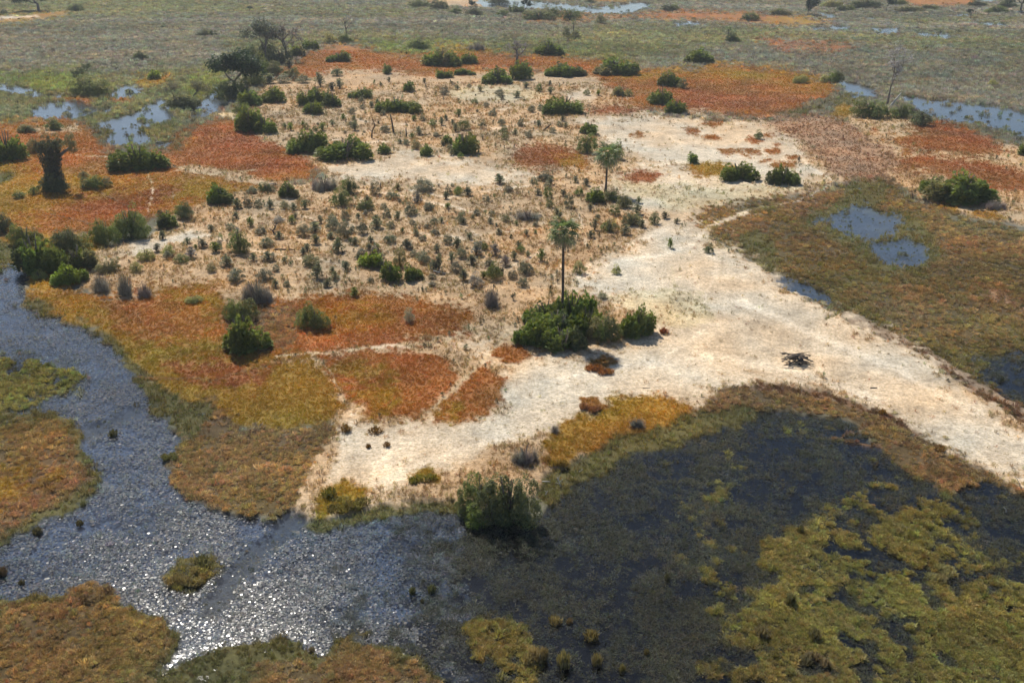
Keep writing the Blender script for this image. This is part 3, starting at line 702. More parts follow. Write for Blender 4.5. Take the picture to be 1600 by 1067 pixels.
scatter('lily_pads', 'floating lily pads crowding the water in front of the island', 'lily pads', 680000, 50, 240, 1.7,
        {'wpad': .75, 'wopen': .015, 'wdark': .17}, .132, PADS, tilt=.024, zoff=.012, water=True, gain=.26, cvar=.25, far_gain=.5, clumpy=1.1)
scatter('water_weed', 'grey-olive weed breaking the surface of the dark pool', 'water weed', 380000, 50, 240, 1.7,
        {'wdark': .5, 'wpad': .10, 'olive': .25, 'wopen': .03}, .46, WEED, zoff=-.02, water=True, gain=1.15, far_gain=.5, clumpy=2.6)

# ------------------------------------------------------------------ shrubs, palms and trees
PALMB = [palmbush_mesh('palm_bush_foliage_%d' % i) for i in range(5)]
SHRUB = [shrub_mesh('shrub_foliage_%d' % i, random.choice((5, 6, 7, 8))) for i in range(6)]
GREYS = [twig_mesh('grey_shrub_twigs_%d' % i, 520, M_TWIG, 90) for i in range(3)]
SCRUB = [scrub_mesh('scrub_foliage_%d' % i) for i in range(7)]
TUSSK = [tuft_mesh('large_tussock_%d' % i, 130, .34, .58, .55, .95, .030, M_TUSS, .3) for i in range(4)]
def stems_mesh():
    mb = MB()
    for k in range(7):
        a = rr(0, 6.28); d = Vector((math.cos(a)*rr(.1, .3), math.sin(a)*rr(.1, .3), rr(.45, .75)))
        mb.tube([(0, 0, -.05), d*.5+Vector((0, 0, .05)), d], [.03, .02, .008], 5)
    return mb.mesh('stems', M_BARK, True)
STEMS = [stems_mesh() for i in range(3)]
HUE = {'P': (.205, .250, .060), 'B': (.29, .36, .06), 'S': (.225, .255, .078), 'D': (.165, .185, .080), 'O': (.290, .275, .125),
       'Y': (.44, .42, .15), 'G': (.36, .325, .285), 'K': (.235, .235, .145), 'W': (.46, .42, .26)}
def jit(c, a=.14):
    k = 1+rr(-a, a); return tuple(max(.005, x*k*(1+rr(-.06, .06))) for x in c)
def metric(x, yb, wpx, hpx):
    """base centre, width and height in metres of a plant whose front foot shows at (x, yb)"""
    X, Y = gp(x, yb); X, Y = float(X), float(Y)
    s = slant(X, Y)/FPX; wm, hm = wpx*s, hpx*s
    dep = math.atan2(CAM_H, math.hypot(X, Y)); dr = .38*min(wm, hm*1.3)
    h = (hm-dr*math.sin(dep)*.8)/math.cos(dep)
    dv = Vector((X, Y)).normalized()*dr
    return X+dv.x, Y+dv.y, wm, max(h, .45*hm)
def bush(name, x, yb, wpx, hpx, kind, label, cat='bush', group=None):
    X, Y, wm, h = metric(x, yb, wpx, hpx)
    z = max(float(ground_z(X, Y)[0]), -.05)-.05
    if kind in 'PB': wm *= 1.22; h *= 1.62
    else: wm *= 1.14; h *= 1.36
    meshes = {'P': PALMB, 'B': PALMB, 'G': GREYS, 'K': SCRUB}.get(kind, SHRUB)
    if wpx < 15:
        o = link(name, random.choice(meshes), None, (X, Y, z), (0, 0, rr(0, 6.28)), (wm, wm, h), jit(HUE[kind]))
        return tag(o, label, cat, group)
    root = link(name, None, None, (X, Y, z)); root.empty_display_size = .5
    tag(root, label, cat, group)
    n = 1 if wpx < 24 else max(2, min(5, int(round(wpx/max(hpx, 1)*1.6))))
    if wpx >= 44: n = max(n, 4)
    for i in range(n):
        if n == 1: ox, oy, ww, hh = 0, 0, wm, h
        else:
            f = (i+.5)/n-.5; ww = wm*(1.15/n+.22)*rr(.9, 1.15); ww = min(ww, wm*.8)
            ox = f*(wm-ww*.55); oy = rr(-.22, .22)*min(wm*.6, h*1.6); hh = h*rr(.70, 1.10)*(1-.40*abs(f))
        c = HUE[kind] if rr(0, 1) < .8 else HUE[random.choice('PSDO')] if kind in 'PSDBO' else HUE[kind]
        link('foliage', random.choice(meshes), root, (ox, oy, 0), (rr(-.06, .06), rr(-.06, .06), rr(0, 6.28)), (ww, ww*rr(.85, 1.1), hh), jit(c))
    link('stems', random.choice(STEMS), root, (0, 0, 0), (0, 0, rr(0, 6.28)), (wm*.8, wm*.6, h))
    return root

BUSHES = [
 # far shore and plain
 (118,19,26,13,'S','low dark bush on the far plain beside the top-left tree'),
 (7,24,16,8,'D','small dark bush on the far sandy strip at the photo\'s left edge'),
 (322,58,30,10,'D','low wide bush alone in the grey reeds left of the tall grey tree'),
 (221,94,24,11,'D','small dark bush in grey reeds above the far-left pools'),
 (241,126,22,13,'B','bright round bush on a gold patch between the far-left pools'),
 (140,153,58,28,'S','dark islet thicket under two thin trees in the far-left marsh'),
 (286,172,50,22,'D','dark round thicket under the feathery olive tree beside the pools'),
 (655,78,38,18,'S','dark green thicket at the edge of the reeds, far side of the orange band'),
 (745,81,30,14,'G','round grey leafless bush on the far edge of the orange band'),
 (690,106,52,25,'P','large dark palm thicket in the middle of the far orange band'),
 (731,103,26,15,'P','dark bush at the right end of the far orange band\'s largest thicket'),
 (857,89,42,20,'P','wide dark thicket on the far rim where orange grass meets reeds'),
 (815,127,34,26,'P','dark two-humped bush below the small bare tree'),
 (884,122,56,17,'P','long low green thicket on the orange rim above the white salt patch'),
 (962,119,58,22,'P','long dark thicket on the far rim right of the white salt patch'),
 (1092,100,42,20,'P','dark green thicket standing in the reeds above the wide orange field'),
 (1046,138,32,19,'P','dark bush in the wide orange field with a grey-green one attached'),
 (1066,141,20,14,'O','grey-green round bush touching the dark bush in the wide orange field'),
 (1033,166,30,27,'P','tall dark green bush on the sandy lower edge of the wide orange field'),
 (1017,163,16,12,'O','small olive bush hugging the tall bush below the orange field'),
 (1056,182,28,23,'P','round dark green bush where bright sand meets the wide orange field'),
 (967,153,18,13,'P','small dark bush on rust grass right of the white salt patch'),
 (982,153,15,10,'S','small olive bush paired beside the rust grass right of the salt patch'),
 (1305,132,25,23,'D','dark round bush at the head of the right-hand channel'),
 (1250,132,26,11,'Y','yellow-green bush on the orange point left of the channel head'),
 (1288,131,19,10,'Y','pale yellowish bush touching the dark bush at the channel head'),
 (1358,188,56,30,'S','large green thicket at the foot of the bare dead tree'),
 (1407,188,42,22,'S','green middle thicket between the bare tree and the round olive bush'),
 (1438,200,33,26,'D','round dark olive bush on sand beside the right-hand channel'),
 (1550,136,18,10,'Y','pale yellow bush alone in the right-hand reeds'),
 (1598,246,18,16,'P','dark bush cut by the right edge above the sandy strip'),
 (938,39,20,14,'D','dark pointed bush in the far reeds below the far lagoon'),
 (1046,19,28,12,'D','dark bush on the far orange strip right of the far lagoon'),
 (1172,34,30,11,'S','green bush on the far orange strip at top right'),
 (921,6,18,7,'D','small dark bush behind the far lagoon'),
 (842,33,52,15,'S','long green thicket on the far bank left of the far lagoon'),
 (890,34,34,17,'S','green thicket on the far bank right below the far lagoon'),
 (899,63,17,14,'D','dark bush with a thin palm above it, alone in the mid reeds'),
 (885,61,12,16,'D','narrow dark bush left of the thin palm in the mid reeds'),
 (1143,68,25,13,'D','dark bush under the far palm in the right reeds'),
 (1320,18,28,9,'S','green bush on the far right bank by the leaning tree'),
 (1350,14,46,15,'D','dark far thicket at top right'),
 (1420,19,46,9,'O','long olive thicket on the far right bank'),
 (1527,11,32,9,'D','dark bush between two far pools at top right'),
 (1555,21,36,9,'S','low green thicket below the top-right pools'),
 (655,12,34,10,'S','low thicket left end of the far sandy bank at top'),
 (686,16,30,14,'D','dark bush below the far sandy bank at top centre'),
 (742,25,26,12,'D','dark pointed bush on the far bank at top centre'),
 (785,26,20,10,'S','green bush at the right end of the top-centre far bank'),
 (712,22,20,10,'S','olive bush mid far bank at top centre'),
 (347,152,32,26,'D','dark bush left under the big dark spreading tree'),
 (396,138,38,30,'S','green bush right behind the big dark spreading tree'),
 (402,114,38,26,'D','dark bush filling the gap between spreading tree and grey-crowned tree'),
 (427,121,36,22,'S','olive-green bush below the grey-crowned tree'),
 (455,123,26,15,'S','low green bush below the leafless grey tree'),
 (392,168,30,22,'P','small palm bush right of the thicket under the spreading tree'),
 (1218,25,32,9,'O','olive bush on the far right orange point'),
 (1300,13,32,11,'Y','yellowish bush behind the far right leaning tree'),
 (1402,9,30,10,'S','green bush behind the narrow far right tree'),
 (1452,16,28,9,'O','olive bush right of the long far right thicket'),
 (1572,13,30,12,'D','dark bush left of the top right corner tree'),
 (780,7,32,10,'D','dark bush at the top edge on the far sandy bank'),
 (807,21,26,11,'S','green bush left of the dark upright tree at the far lagoon'),
 (862,27,30,12,'O','olive bush between the far bank\'s two green thickets'),
 # left margin
 (41,211,30,14,'D','low dark bush on the orange field by the left edge, left of a pair'),
 (86,207,28,20,'S','round green bush on the orange field, right of the left-edge pair'),
 (14,256,56,42,'P','large dark palm bush cut by the left edge'),
 (57,242,28,26,'O','olive bush between the left-edge palm bush and the vine-covered trunk'),
 (219,271,78,36,'P','broad dark palm bush alone on the left orange field'),
 (84,306,48,26,'D','dark skirt of brush at the foot of the vine-covered trunk'),
 (152,298,42,18,'D','low dark bush right of the vine-covered trunk'),
 (131,281,17,11,'D','small dark bush behind the vine-covered trunk\'s shadow'),
 (31,313,22,11,'D','small dark bush on gold grass left of the vine-covered trunk'),
 (54,308,16,13,'O','small olive bush just left of the vine-covered trunk'),
 (346,324,38,29,'P','round dark palm bush at the lower end of the left orange field'),
 (290,347,32,26,'S','green bush between two palm bushes at the left edge of the sandy clearing'),
 (260,361,36,28,'P','round palm bush right of the long shoreline thicket'),
 (208,380,66,52,'S','tall olive-green dome bush, right end of the shoreline thicket'),
 (166,388,48,46,'S','dark dome bush second from the right in the shoreline thicket'),
 (114,400,64,42,'D','dark wide bush in the middle of the shoreline thicket'),
 (42,388,54,32,'S','dark bush at the upper left end of the shoreline thicket'),
 (62,437,68,58,'P','large palm bush leaning over the water at the thicket\'s left end'),
 (124,427,52,36,'P','palm bush in front of the shoreline thicket, beside the sand'),
 (111,450,50,30,'B','bright green low palm bush in front of the shoreline thicket'),
 (64,440,24,14,'Y','yellowish bush at the waterline below the large palm bush'),
 (5,368,38,36,'D','dark bush cut by the left edge above the water inlet'),
 (160,463,36,30,'G','grey leafless bush nearest the bright green palm bush'),
 (198,469,28,38,'G','grey leafless bush, middle of three on the rusty slope'),
 (228,471,28,32,'G','grey leafless bush, right one of three on the rusty slope'),
 (170,431,34,20,'O','grey-olive bush above the three grey leafless bushes'),
 (230,412,28,22,'Y','yellow-green bush on sand right of the shoreline thicket'),
 (215,430,20,15,'Y','small yellow bush above the middle grey leafless bush'),
 (265,405,22,16,'Y','small yellowish bush on sand, right of the yellow-green one'),
 (303,479,26,15,'Y','yellow bush on the yellow-green patch beside the rust grass'),
 (376,401,38,44,'S','green two-tiered bush on the left of the sandy clearing'),
 (402,482,54,42,'G','grey brush heap behind the green bush on the gold field'),
 (376,507,54,34,'S','green bush right behind the dark round bush on the gold field'),
 (386,560,68,54,'P','big dark round palm bush standing alone on the gold field'),
 (491,523,54,38,'S','green-topped bush with grey skirt in the middle of the gold field'),
 (769,486,28,38,'G','grey leafless bush left of the tall palm\'s thicket'),
 (640,508,18,20,'W','pale seeding shrub standing in the gold and rust patch'),
 (417,477,32,26,'G','grey brush right of the brush heap on the gold field'),
 # upper clearing
 (392,211,46,36,'P','large palm thicket at the left edge of the upper clearing'),
 (415,212,34,28,'P','palm bush at the lower right of the upper-left thicket'),
 (378,184,28,18,'S','green bush at the top of the upper-left thicket'),
 (370,161,46,32,'D','dark thicket under the big dark spreading tree'),
 (410,100,52,30,'D','dark thicket under the tall grey-crowned tree'),
 (440,103,36,26,'D','dark bush under the leafless grey tree'),
 (464,91,28,18,'P','green bush right of the leafless grey tree'),
 (485,80,24,14,'P','green bush at the upper left tip of the orange band'),
 (515,69,22,15,'Y','yellow-green bush on the tip of the orange band'),
 (540,68,24,13,'S','green bush under the thin bare tree at the orange tip'),
 (531,99,38,14,'P','low green thicket within the upper-left orange band'),
 (428,164,34,26,'P','palm bush left of the four-bush cluster in the upper clearing'),
 (477,168,24,22,'P','left bush of the four-bush cluster in the upper clearing'),
 (497,168,32,28,'P','middle bush of the four-bush cluster in the upper clearing'),
 (520,170,29,23,'P','right bush of the four-bush cluster in the upper clearing'),
 (489,182,27,18,'P','front bush of the four-bush cluster in the upper clearing'),
 (566,156,38,15,'P','low twin bush right of the four-bush cluster'),
 (639,146,19,15,'P','small dark round bush at the top of the upper clearing, alone'),
 (603,118,18,13,'P','small dark bush on the orange band above the upper clearing'),
 (527,121,20,12,'D','small dark bush where the upper clearing meets the orange band'),
 (693,124,27,12,'P','low green bush below the far orange band\'s largest thicket'),
 (727,119,30,9,'P','very low green bush right below the far orange band\'s largest thicket'),
 (777,133,42,20,'P','green thicket on the top right of the upper clearing'),
 (620,178,62,22,'P','wide palm thicket at the centre of the upper clearing'),
 (650,181,20,14,'P','small bush at the right end of the central upper thicket'),
 (483,243,60,32,'P','left palm thicket above the pale sandy strip'),
 (540,254,72,30,'P','right palm thicket above the pale sandy strip'),
 (601,243,21,14,'P','small palm bush right of the two thickets above the sandy strip'),
 (666,247,21,16,'P','small bright palm bush left of the round bush above the sandy strip'),
 (727,246,42,34,'P','round palm bush with a grey skirt above the sandy strip'),
 (699,230,17,14,'P','small dark bush left of the round grey-skirted bush'),
 (882,180,54,24,'P','palm thicket at the right of the upper clearing'),
 (857,182,20,15,'P','small palm bush at the left foot of the upper-right thicket'),
 (922,214,30,21,'P','dark round bush on sand at the right end of the upper clearing'),
 (917,244,34,28,'S','olive-green bush left behind the further palm'),
 (964,253,22,26,'S','green bush right behind the further palm\'s crown'),
 (1079,258,22,14,'P','small round bush alone on the flat sand right of the further palm'),
 (1152,285,54,26,'P','broad green bush on the sand, left of a matching pair'),
 (1221,292,46,28,'P','round green bush on the sand, right of a matching pair'),
 (1184,220,17,13,'O','small grey-green bush on the bright upper sand flat'),
 (1498,323,92,44,'P','largest palm thicket on the right-hand sandy strip'),
 (1456,306,36,20,'P','low green extension left of the right strip\'s largest thicket'),
 (1554,332,36,16,'G','low grey bush right of the right strip\'s largest thicket'),
 # lower clearing
 (452,313,32,23,'P','dark round palm bush at the top left of the lower clearing'),
 (507,303,44,26,'G','grey leafless brush at the top of the lower clearing'),
 (546,307,28,26,'S','green bush right of the grey brush at the top of the lower clearing'),
 (534,328,32,26,'O','olive bush below the grey brush at the top of the lower clearing'),
 (571,333,27,17,'S','green bush below right of the grey brush in the lower clearing'),
 (417,304,28,15,'S','olive bush left of the dark round bush at the lower clearing\'s top'),
 (582,422,36,26,'B','bright palm bush above the two dark round palm bushes'),
 (611,447,29,28,'P','left of the two dark round palm bushes in the lower clearing'),
 (644,444,32,26,'P','right of the two dark round palm bushes in the lower clearing'),
 (625,422,22,26,'O','olive feathery bush behind the two dark round palm bushes'),
 (682,430,26,30,'K','grey-green scrub with a fallen dead branch in the lower clearing'),
 (930,321,28,24,'P','palm bush at the foot of the further palm, left side'),
 (953,319,26,20,'O','olive scrub at the foot of the further palm, right side'),
 (975,329,26,20,'O','olive scrub second right of the further palm\'s foot'),
 (988,358,34,20,'O','grey-olive scrub below right of the further palm'),
 (952,368,26,24,'O','grey-olive scrub below the further palm'),
 (905,432,23,18,'O','dark olive bush right of the nearer palm\'s trunk on the sand'),
 (1022,354,19,17,'D','dark bush at the right tip of the lower clearing'),
 (1107,400,17,14,'D','small dark bush alone beside the white trail fork'),
 (963,432,17,14,'Y','small yellow-green bush on the sand right of the nearer palm'),
 (825,350,42,20,'G','grey dead brush heap left of the nearer palm\'s crown'),
 # palm thicket and front
 (852,512,62,34,'P','upper left part of the thicket at the nearer palm\'s foot'),
 (892,520,70,52,'P','tall dark heart of the thicket at the nearer palm\'s foot'),
 (832,548,54,40,'P','left front palm bush of the thicket at the nearer palm'),
 (880,558,66,34,'P','front centre palm bush of the thicket at the nearer palm'),
 (868,540,84,44,'P','inner middle of the thicket at the nearer palm\'s foot'),
 (916,532,44,40,'P','right shoulder of the thicket at the nearer palm\'s foot'),
 (945,544,54,46,'O','olive-yellow shrub between the nearer palm\'s thicket and its round neighbour'),
 (996,534,52,46,'P','round dark palm bush right of the nearer palm\'s thicket'),
 (750,814,80,66,'S','left half of the big green bush at the water\'s edge'),
 (792,836,104,88,'D','tall right half of the big green bush hanging over the dark water'),
 (765,832,70,42,'D','dark front skirt of the big green bush at the water\'s edge'),
 (820,735,46,36,'G','grey thorny shrub behind the big bush at the water\'s edge'),
 (867,682,22,14,'G','small grey seed-headed shrub on the gold shore grass'),
 (995,676,28,18,'G','grey tufted shrub at the right end of the gold shore grass'),
]
for x, yb, wp, hp, kd, lb in BUSHES:
    nm = {'P': 'palm_bush', 'B': 'palm_bush', 'G': 'leafless_shrub', 'K': 'scrub'}.get(kd, 'shrub')
    bush(nm, x, yb, wp, hp, kd, lb)

# small scrub dotted over the clearings
SCR = [(455,207,12,11),(504,207,14,12),(550,181,11,9),(555,207,14,14),(565,163,9,8),(446,205,10,9),(717,185,13,11),(770,184,12,9),(690,199,11,12),(754,204,12,12),
 (712,209,13,12),(725,206,18,16),(787,214,12,12),(784,199,11,11),(602,210,14,11),(655,214,12,12),(651,236,14,12),(695,151,14,12),(750,145,12,9),(780,152,13,10),(784,158,11,9),
 (807,155,17,10),(452,110,18,14),(475,132,19,12),(501,138,19,20),(519,144,16,12),(531,141,16,14),(443,132,22,11),(421,133,24,15),(405,136,22,16),(460,129,10,9),
 (841,200,11,9),(813,200,10,10),(860,150,14,11),(917,151,10,9),(842,146,12,10),(822,140,14,9),(830,178,11,9),(845,176,10,10),(805,214,10,9),(935,152,9,8),
 (452,236,9,8),(625,228,9,8),(636,230,10,9),(705,246,9,10),(720,250,9,8),(742,165,10,8),(760,170,9,8),(590,165,9,8),(537,190,10,9),(520,200,10,9),(480,205,9,9),(474,200,8,8),
 (587,308,16,18),(622,302,14,11),(662,303,26,18),(652,321,18,16),(641,340,20,17),(670,332,16,12),(613,315,18,12),(590,361,21,19),(566,370,16,20),(611,360,12,11),(605,343,12,11),(621,347,14,12),
 (475,373,20,18),(493,367,22,15),(520,363,20,19),(539,377,20,24),(494,386,19,15),(529,399,22,21),(517,377,14,11),(555,387,13,13),(502,353,12,12),(540,347,13,13),(610,384,18,15),(635,393,22,15),
 (417,390,18,15),(408,370,16,12),(422,330,16,13),(477,330,15,13),(460,332,14,11),(437,377,16,11),(420,412,24,15),(415,443,22,16),(486,420,22,17),(496,440,22,25),(540,427,16,15),(475,403,13,11),
 (664,416,17,15),(700,385,14,13),(714,393,17,17),(721,353,14,17),(744,404,22,21),(722,408,16,15),(706,415,14,16),(712,430,18,15),(725,443,18,17),(742,453,20,20),(772,442,22,23),(790,420,16,17),(774,405,18,18),(737,418,20,15),(682,399,12,14),
 (781,291,20,15),(730,310,20,13),(716,308,14,12),(794,303,13,10),(555,468,15,14),(905,309,13,12),(899,289,11,10),(916,294,12,11),(855,312,13,13),(859,328,11,12),(889,328,15,18),(922,333,12,12),(960,340,17,13),(995,339,18,15),(998,321,11,11),
 (929,364,13,17),(976,372,19,15),(1039,345,14,11),(1057,353,12,9),(1047,391,11,15),(941,471,13,9),(845,413,15,18),(821,433,21,18),(841,309,13,10),(852,286,24,13),(835,290,11,9),(803,411,12,14),
 (300,408,20,16),(285,415,20,12),(246,398,14,13),(318,392,16,14),(338,399,20,16),(355,421,22,16),(369,445,25,17),(255,378,14,13),(294,385,12,10),(331,366,13,11),(372,330,18,15),(388,327,14,14),(392,358,14,14),(395,305,14,10),(370,346,14,11),
 (404,328,12,11),(436,352,14,10),(445,330,13,11),(462,345,12,9),(560,410,12,9),(577,395,14,10),(595,408,13,10),(650,372,11,10),(660,380,12,9),(680,370,14,9),(690,352,11,9),(445,415,10,9),(432,428,12,9),(520,430,11,9),(580,445,10,8),(600,330,10,8),(574,318,11,9),(560,345,10,8),(700,330,12,9),(745,340,11,9),(760,318,12,9),
 (757,395,13,12),(765,420,12,11),(755,440,12,11),(800,440,13,11),(810,390,11,10),(780,370,12,9),(825,405,10,9),(790,350,12,10),(870,340,11,10),(880,310,11,10),(675,440,11,9),(676,452,12,8),(647,405,12,9),(566,402,13,9)]
spots = [(x, y) for x, y, _, _ in SCR]+[(b[0], b[1]-b[3]*.3) for b in BUSHES]
poly_fill = np.array([(240,400),(300,335),(400,305),(560,290),(780,285),(900,290),(1000,330),(1030,355),(900,400),(820,455),(640,455),(420,455),(300,440)], float)
poly_fill2 = np.array([(400,215),(420,150),(520,125),(700,130),(860,130),(930,165),(880,215),(760,245),(560,225)], float)
tries = 0
while len(SCR) < 292 and tries < 20000:
    tries += 1; x, y = rr(240, 1030), rr(125, 456)
    pf = poly_fill if y > 280 else poly_fill2
    if poly_sd(np.array([x]), np.array([y]), pf)[0] < 0: continue
    if any(((x-a)/10)**2+((y-b)/6)**2 < 1 for a, b in spots): continue
    if vnoise(np.array([x/45]), np.array([y/22]), 5)[0] < .45: continue
    q = rr(.45, 1.35)*(y/400)**.4; spots.append((x, y)); SCR.append((x, y, 11*q, 9.5*q))
scrubs = []
for x, yb, wp, hp in SCR:
    X, Y, wm, h = metric(x, yb, wp, hp); z = float(ground_z(X, Y)[0])-.03
    c = HUE['K'] if rr(0, 1) < .72 else HUE[random.choice('OSPG')]
    k_ = random.choice(SCRUB) if rr(0, 1) < .5 else random.choice(SHRUB)
    o = link('scrub', k_, None, (X, Y, z), (rr(-.1, .1), rr(-.1, .1), rr(0, 6.28)), (wm*1.42, wm*1.42, h*1.42), jit(c, .25))
    scrubs.append((o, x, yb, wp, 'grey-green' if c == HUE['K'] else 'grey' if c == HUE['G'] else 'olive' if c == HUE['O'] else 'dark green'))
LM = [(615,205,'the taller charred trunk'),(635,212,'the short charred stump'),(582,210,'the crooked charred tree'),(684,214,'the twin dark logs'),(850,204,'the slanted black log'),
 (727,240,'the round grey-skirted bush'),(620,172,'the central upper thicket'),(495,170,'the four-bush cluster'),(428,158,'the palm bush beside the four-bush cluster'),(566,152,'the low twin bush'),
 (639,142,'the lone dark round bush up top'),(882,175,'the upper-right palm thicket'),(777,130,'the top-right thicket of the clearing'),(483,238,'the left thicket above the sandy strip'),(540,248,'the right thicket above the sandy strip'),
 (601,240,'the small palm bush above the sandy strip'),(666,244,'the small bright palm bush'),(910,150,'the white salt patch'),(448,118,'the bushes below the leafless tree'),(527,118,'the dark bush on the orange band'),(393,200,'the upper-left palm thicket'),
 (430,362,'the curved charred trunk'),(445,393,'the dark log with a snag'),(507,298,'the grey leafless brush'),(452,306,'the dark round bush at top left'),(582,415,'the bright palm bush'),(611,440,'the left dark round palm bush'),
 (644,438,'the right dark round palm bush'),(688,428,'the bleached fallen branch'),(595,293,'the short dark stump'),(825,345,'the dead brush heap'),(876,370,"the nearer palm's crown"),(876,430,"the nearer palm's trunk"),(945,302,"the further palm's foot"),
 (988,352,'the grey-olive scrub at the clearing tip'),(1022,348,'the dark bush at the clearing tip'),(376,390,'the two-tiered green bush'),(346,316,'the round palm bush by the orange field'),(290,340,'the green bush at the clearing edge'),
 (230,405,'the yellow-green bush'),(769,475,'the tall grey leafless bush'),(905,428,'the dark olive bush on sand'),(750,370,'the pale trail fork'),(571,330,'the green bush under the grey brush'),(534,323,'the olive bush under the grey brush'),
 (640,505,'the pale seeding shrub'),(491,515,'the green-topped bush on the gold field'),(650,285,'the pale sandy strip'),(800,290,'the right end of the sandy strip'),(545,390,'the middle of the scrub field'),(700,330,'the upper part of the scrub field'),(735,425,'the thick scrub left of the nearer palm'),(500,430,'the scrub near the gold field')]
byl = {}
for rec in scrubs:
    o, x, y, wp, cn = rec
    k = min(range(len(LM)), key=lambda i_: ((x-LM[i_][0])/1.3)**2+((y-LM[i_][1])*1.2)**2)
    dx, dy = x-LM[k][0], (y-LM[k][1])*1.5
    dr = ('right of' if dx > 0 else 'left of') if abs(dx) > abs(dy) else ('in front of' if dy > 0 else 'behind')
    byl.setdefault((k, dr), []).append((math.hypot(dx, dy), rec))
ORD = ['nearest', 'second', 'third', 'fourth', 'fifth', 'sixth', 'seventh', 'eighth', 'ninth', 'tenth', 'eleventh', 'twelfth']
for (k, dr), lst in byl.items():
    for n_, (_, (o, x, y, wp, cn)) in enumerate(sorted(lst, key=lambda e: e[0])):
        tag(o, '%s scrub, %s %s %s' % (('small ' if wp < 15 else 'spiky ')+cn, ORD[min(n_, 11)], dr, LM[k][2]), 'scrub',
            'scrub over the lower clearing' if y > 275 else 'scrub over the upper clearing')

# single large tussocks of grass
TUS = [
 (541,681,19,18,(.22,.13,.04),'rust-gold round tussock at the tip of the sandy corner, largest of its four'),
 (576,705,11,10,(.20,.11,.04),'smallest brown tussock on the sandy corner'),
 (605,704,15,12,(.22,.12,.05),'brown tussock on the sandy corner, rightmost of its four'),
 (587,681,28,11,(.22,.12,.04),'long low rust tussock touching the orange field by the sandy corner'),
 (661,760,48,27,(.20,.18,.04),'yellow-green grass mound on the sand left of the big shore bush'),
 (516,784,32,20,(.19,.17,.04),'yellow-green mound behind the longer mound at the lower sand tip'),
 (545,801,70,24,(.19,.16,.05),'long yellow-green grass mound at the water by the lower sand tip'),
 (867,732,44,27,(.28,.18,.05),'golden grass mound at the waterline right of the big shore bush'),
 (937,588,48,22,(.26,.12,.04),'flat orange grass mound below the nearer palm\'s thicket'),
 (922,651,38,22,(.25,.12,.06),'rusty grass mound on the sand above the gold shore grass'),
 (1037,526,19,13,(.30,.09,.03),'bright rust-red ball of grass beside the round dark palm bush'),
 (1378,652,15,15,(.30,.16,.04),'small orange tussock on the lower rim of the sand bar'),
 (1468,708,24,15,(.26,.16,.05),'gold tussock in brown marsh below the sand bar'),
 (177,683,20,16,(.16,.15,.07),'olive tussock standing alone in the channel narrows'),
 (266,722,34,20,(.17,.16,.06),'olive grass clump on the right bank of the narrows'),
 (125,822,16,13,(.13,.11,.06),'brown tussock in pad-covered water, nearer the left bank'),
 (60,836,21,16,(.14,.12,.06),'brown tussock just off the left brown marsh tip'),
 (5,902,24,22,(.13,.10,.06),'dark brown tussock cut by the left edge in the lower water'),
 (35,914,13,13,(.12,.10,.05),'small dark tussock beside the left-edge one in the lower water'),
 (645,930,15,18,(.13,.13,.06),'left of three dark-sided tussocks in the open dark pool'),
 (675,928,17,20,(.15,.15,.07),'right and largest of three tussocks in the open dark pool'),
 (660,942,9,9,(.12,.12,.06),'smallest front one of three tussocks in the open dark pool'),
 (487,1020,14,12,(.22,.15,.08),'small tan tussock in the glittering water at the bottom'),
 (867,978,28,18,(.26,.20,.09),'tan grass clump in the dark pool, upper of the bottom group'),
 (890,976,14,14,(.26,.18,.08),'small tan clump attached right of the bottom group\'s upper clump'),
 (924,1005,32,24,(.24,.20,.08),'ochre grass clump in the dark pool, right of the bottom group'),
 (932,1042,22,26,(.23,.19,.08),'ochre tussock below the right clump of the bottom group'),
 (1010,1024,11,15,(.16,.14,.06),'lone narrow tussock in the bottom of the dark pool'),
 (1042,908,11,17,(.14,.13,.07),'lone upright tussock in the middle of the dark pool'),
 (972,1051,13,18,(.22,.19,.07),'small ochre tussock at the bottom of the dark pool'),
 (837,1044,46,46,(.25,.19,.09),'large tan clump at the bottom left of the dark pool'),
 (880,1048,30,36,(.23,.19,.08),'tan clump right of the large one at the bottom of the dark pool'),
 (1250,837,16,18,(.15,.13,.05),'dark-sided tussock at the top of the olive swamp'),
 (1235,948,20,24,(.17,.15,.06),'tall dark-sided tussock in the left of the olive swamp'),
 (1272,1004,26,24,(.19,.16,.08),'tan tussock in the lower left of the olive swamp'),
 (1272,1050,52,38,(.19,.15,.09),'large brown tussock at the bottom of the olive swamp'),
 (1190,1000,30,26,(.26,.20,.11),'pale tan tussock on the left rim of the olive swamp'),
 (1465,905,56,30,(.26,.23,.11),'broad pale tussock ringed by the dark channel in the olive swamp'),
 (1405,838,40,26,(.25,.22,.10),'rounded pale tussock above the dark channel'),
 (152,938,52,20,(.20,.14,.08),'brown flat clump in the water above the bottom-left marsh'),
 (292,912,60,26,(.20,.16,.07),'brown-topped grass islet beside the dark open channel'),
 (318,888,32,22,(.17,.17,.07),'green grass hump at the upper end of the islet by the channel'),
]
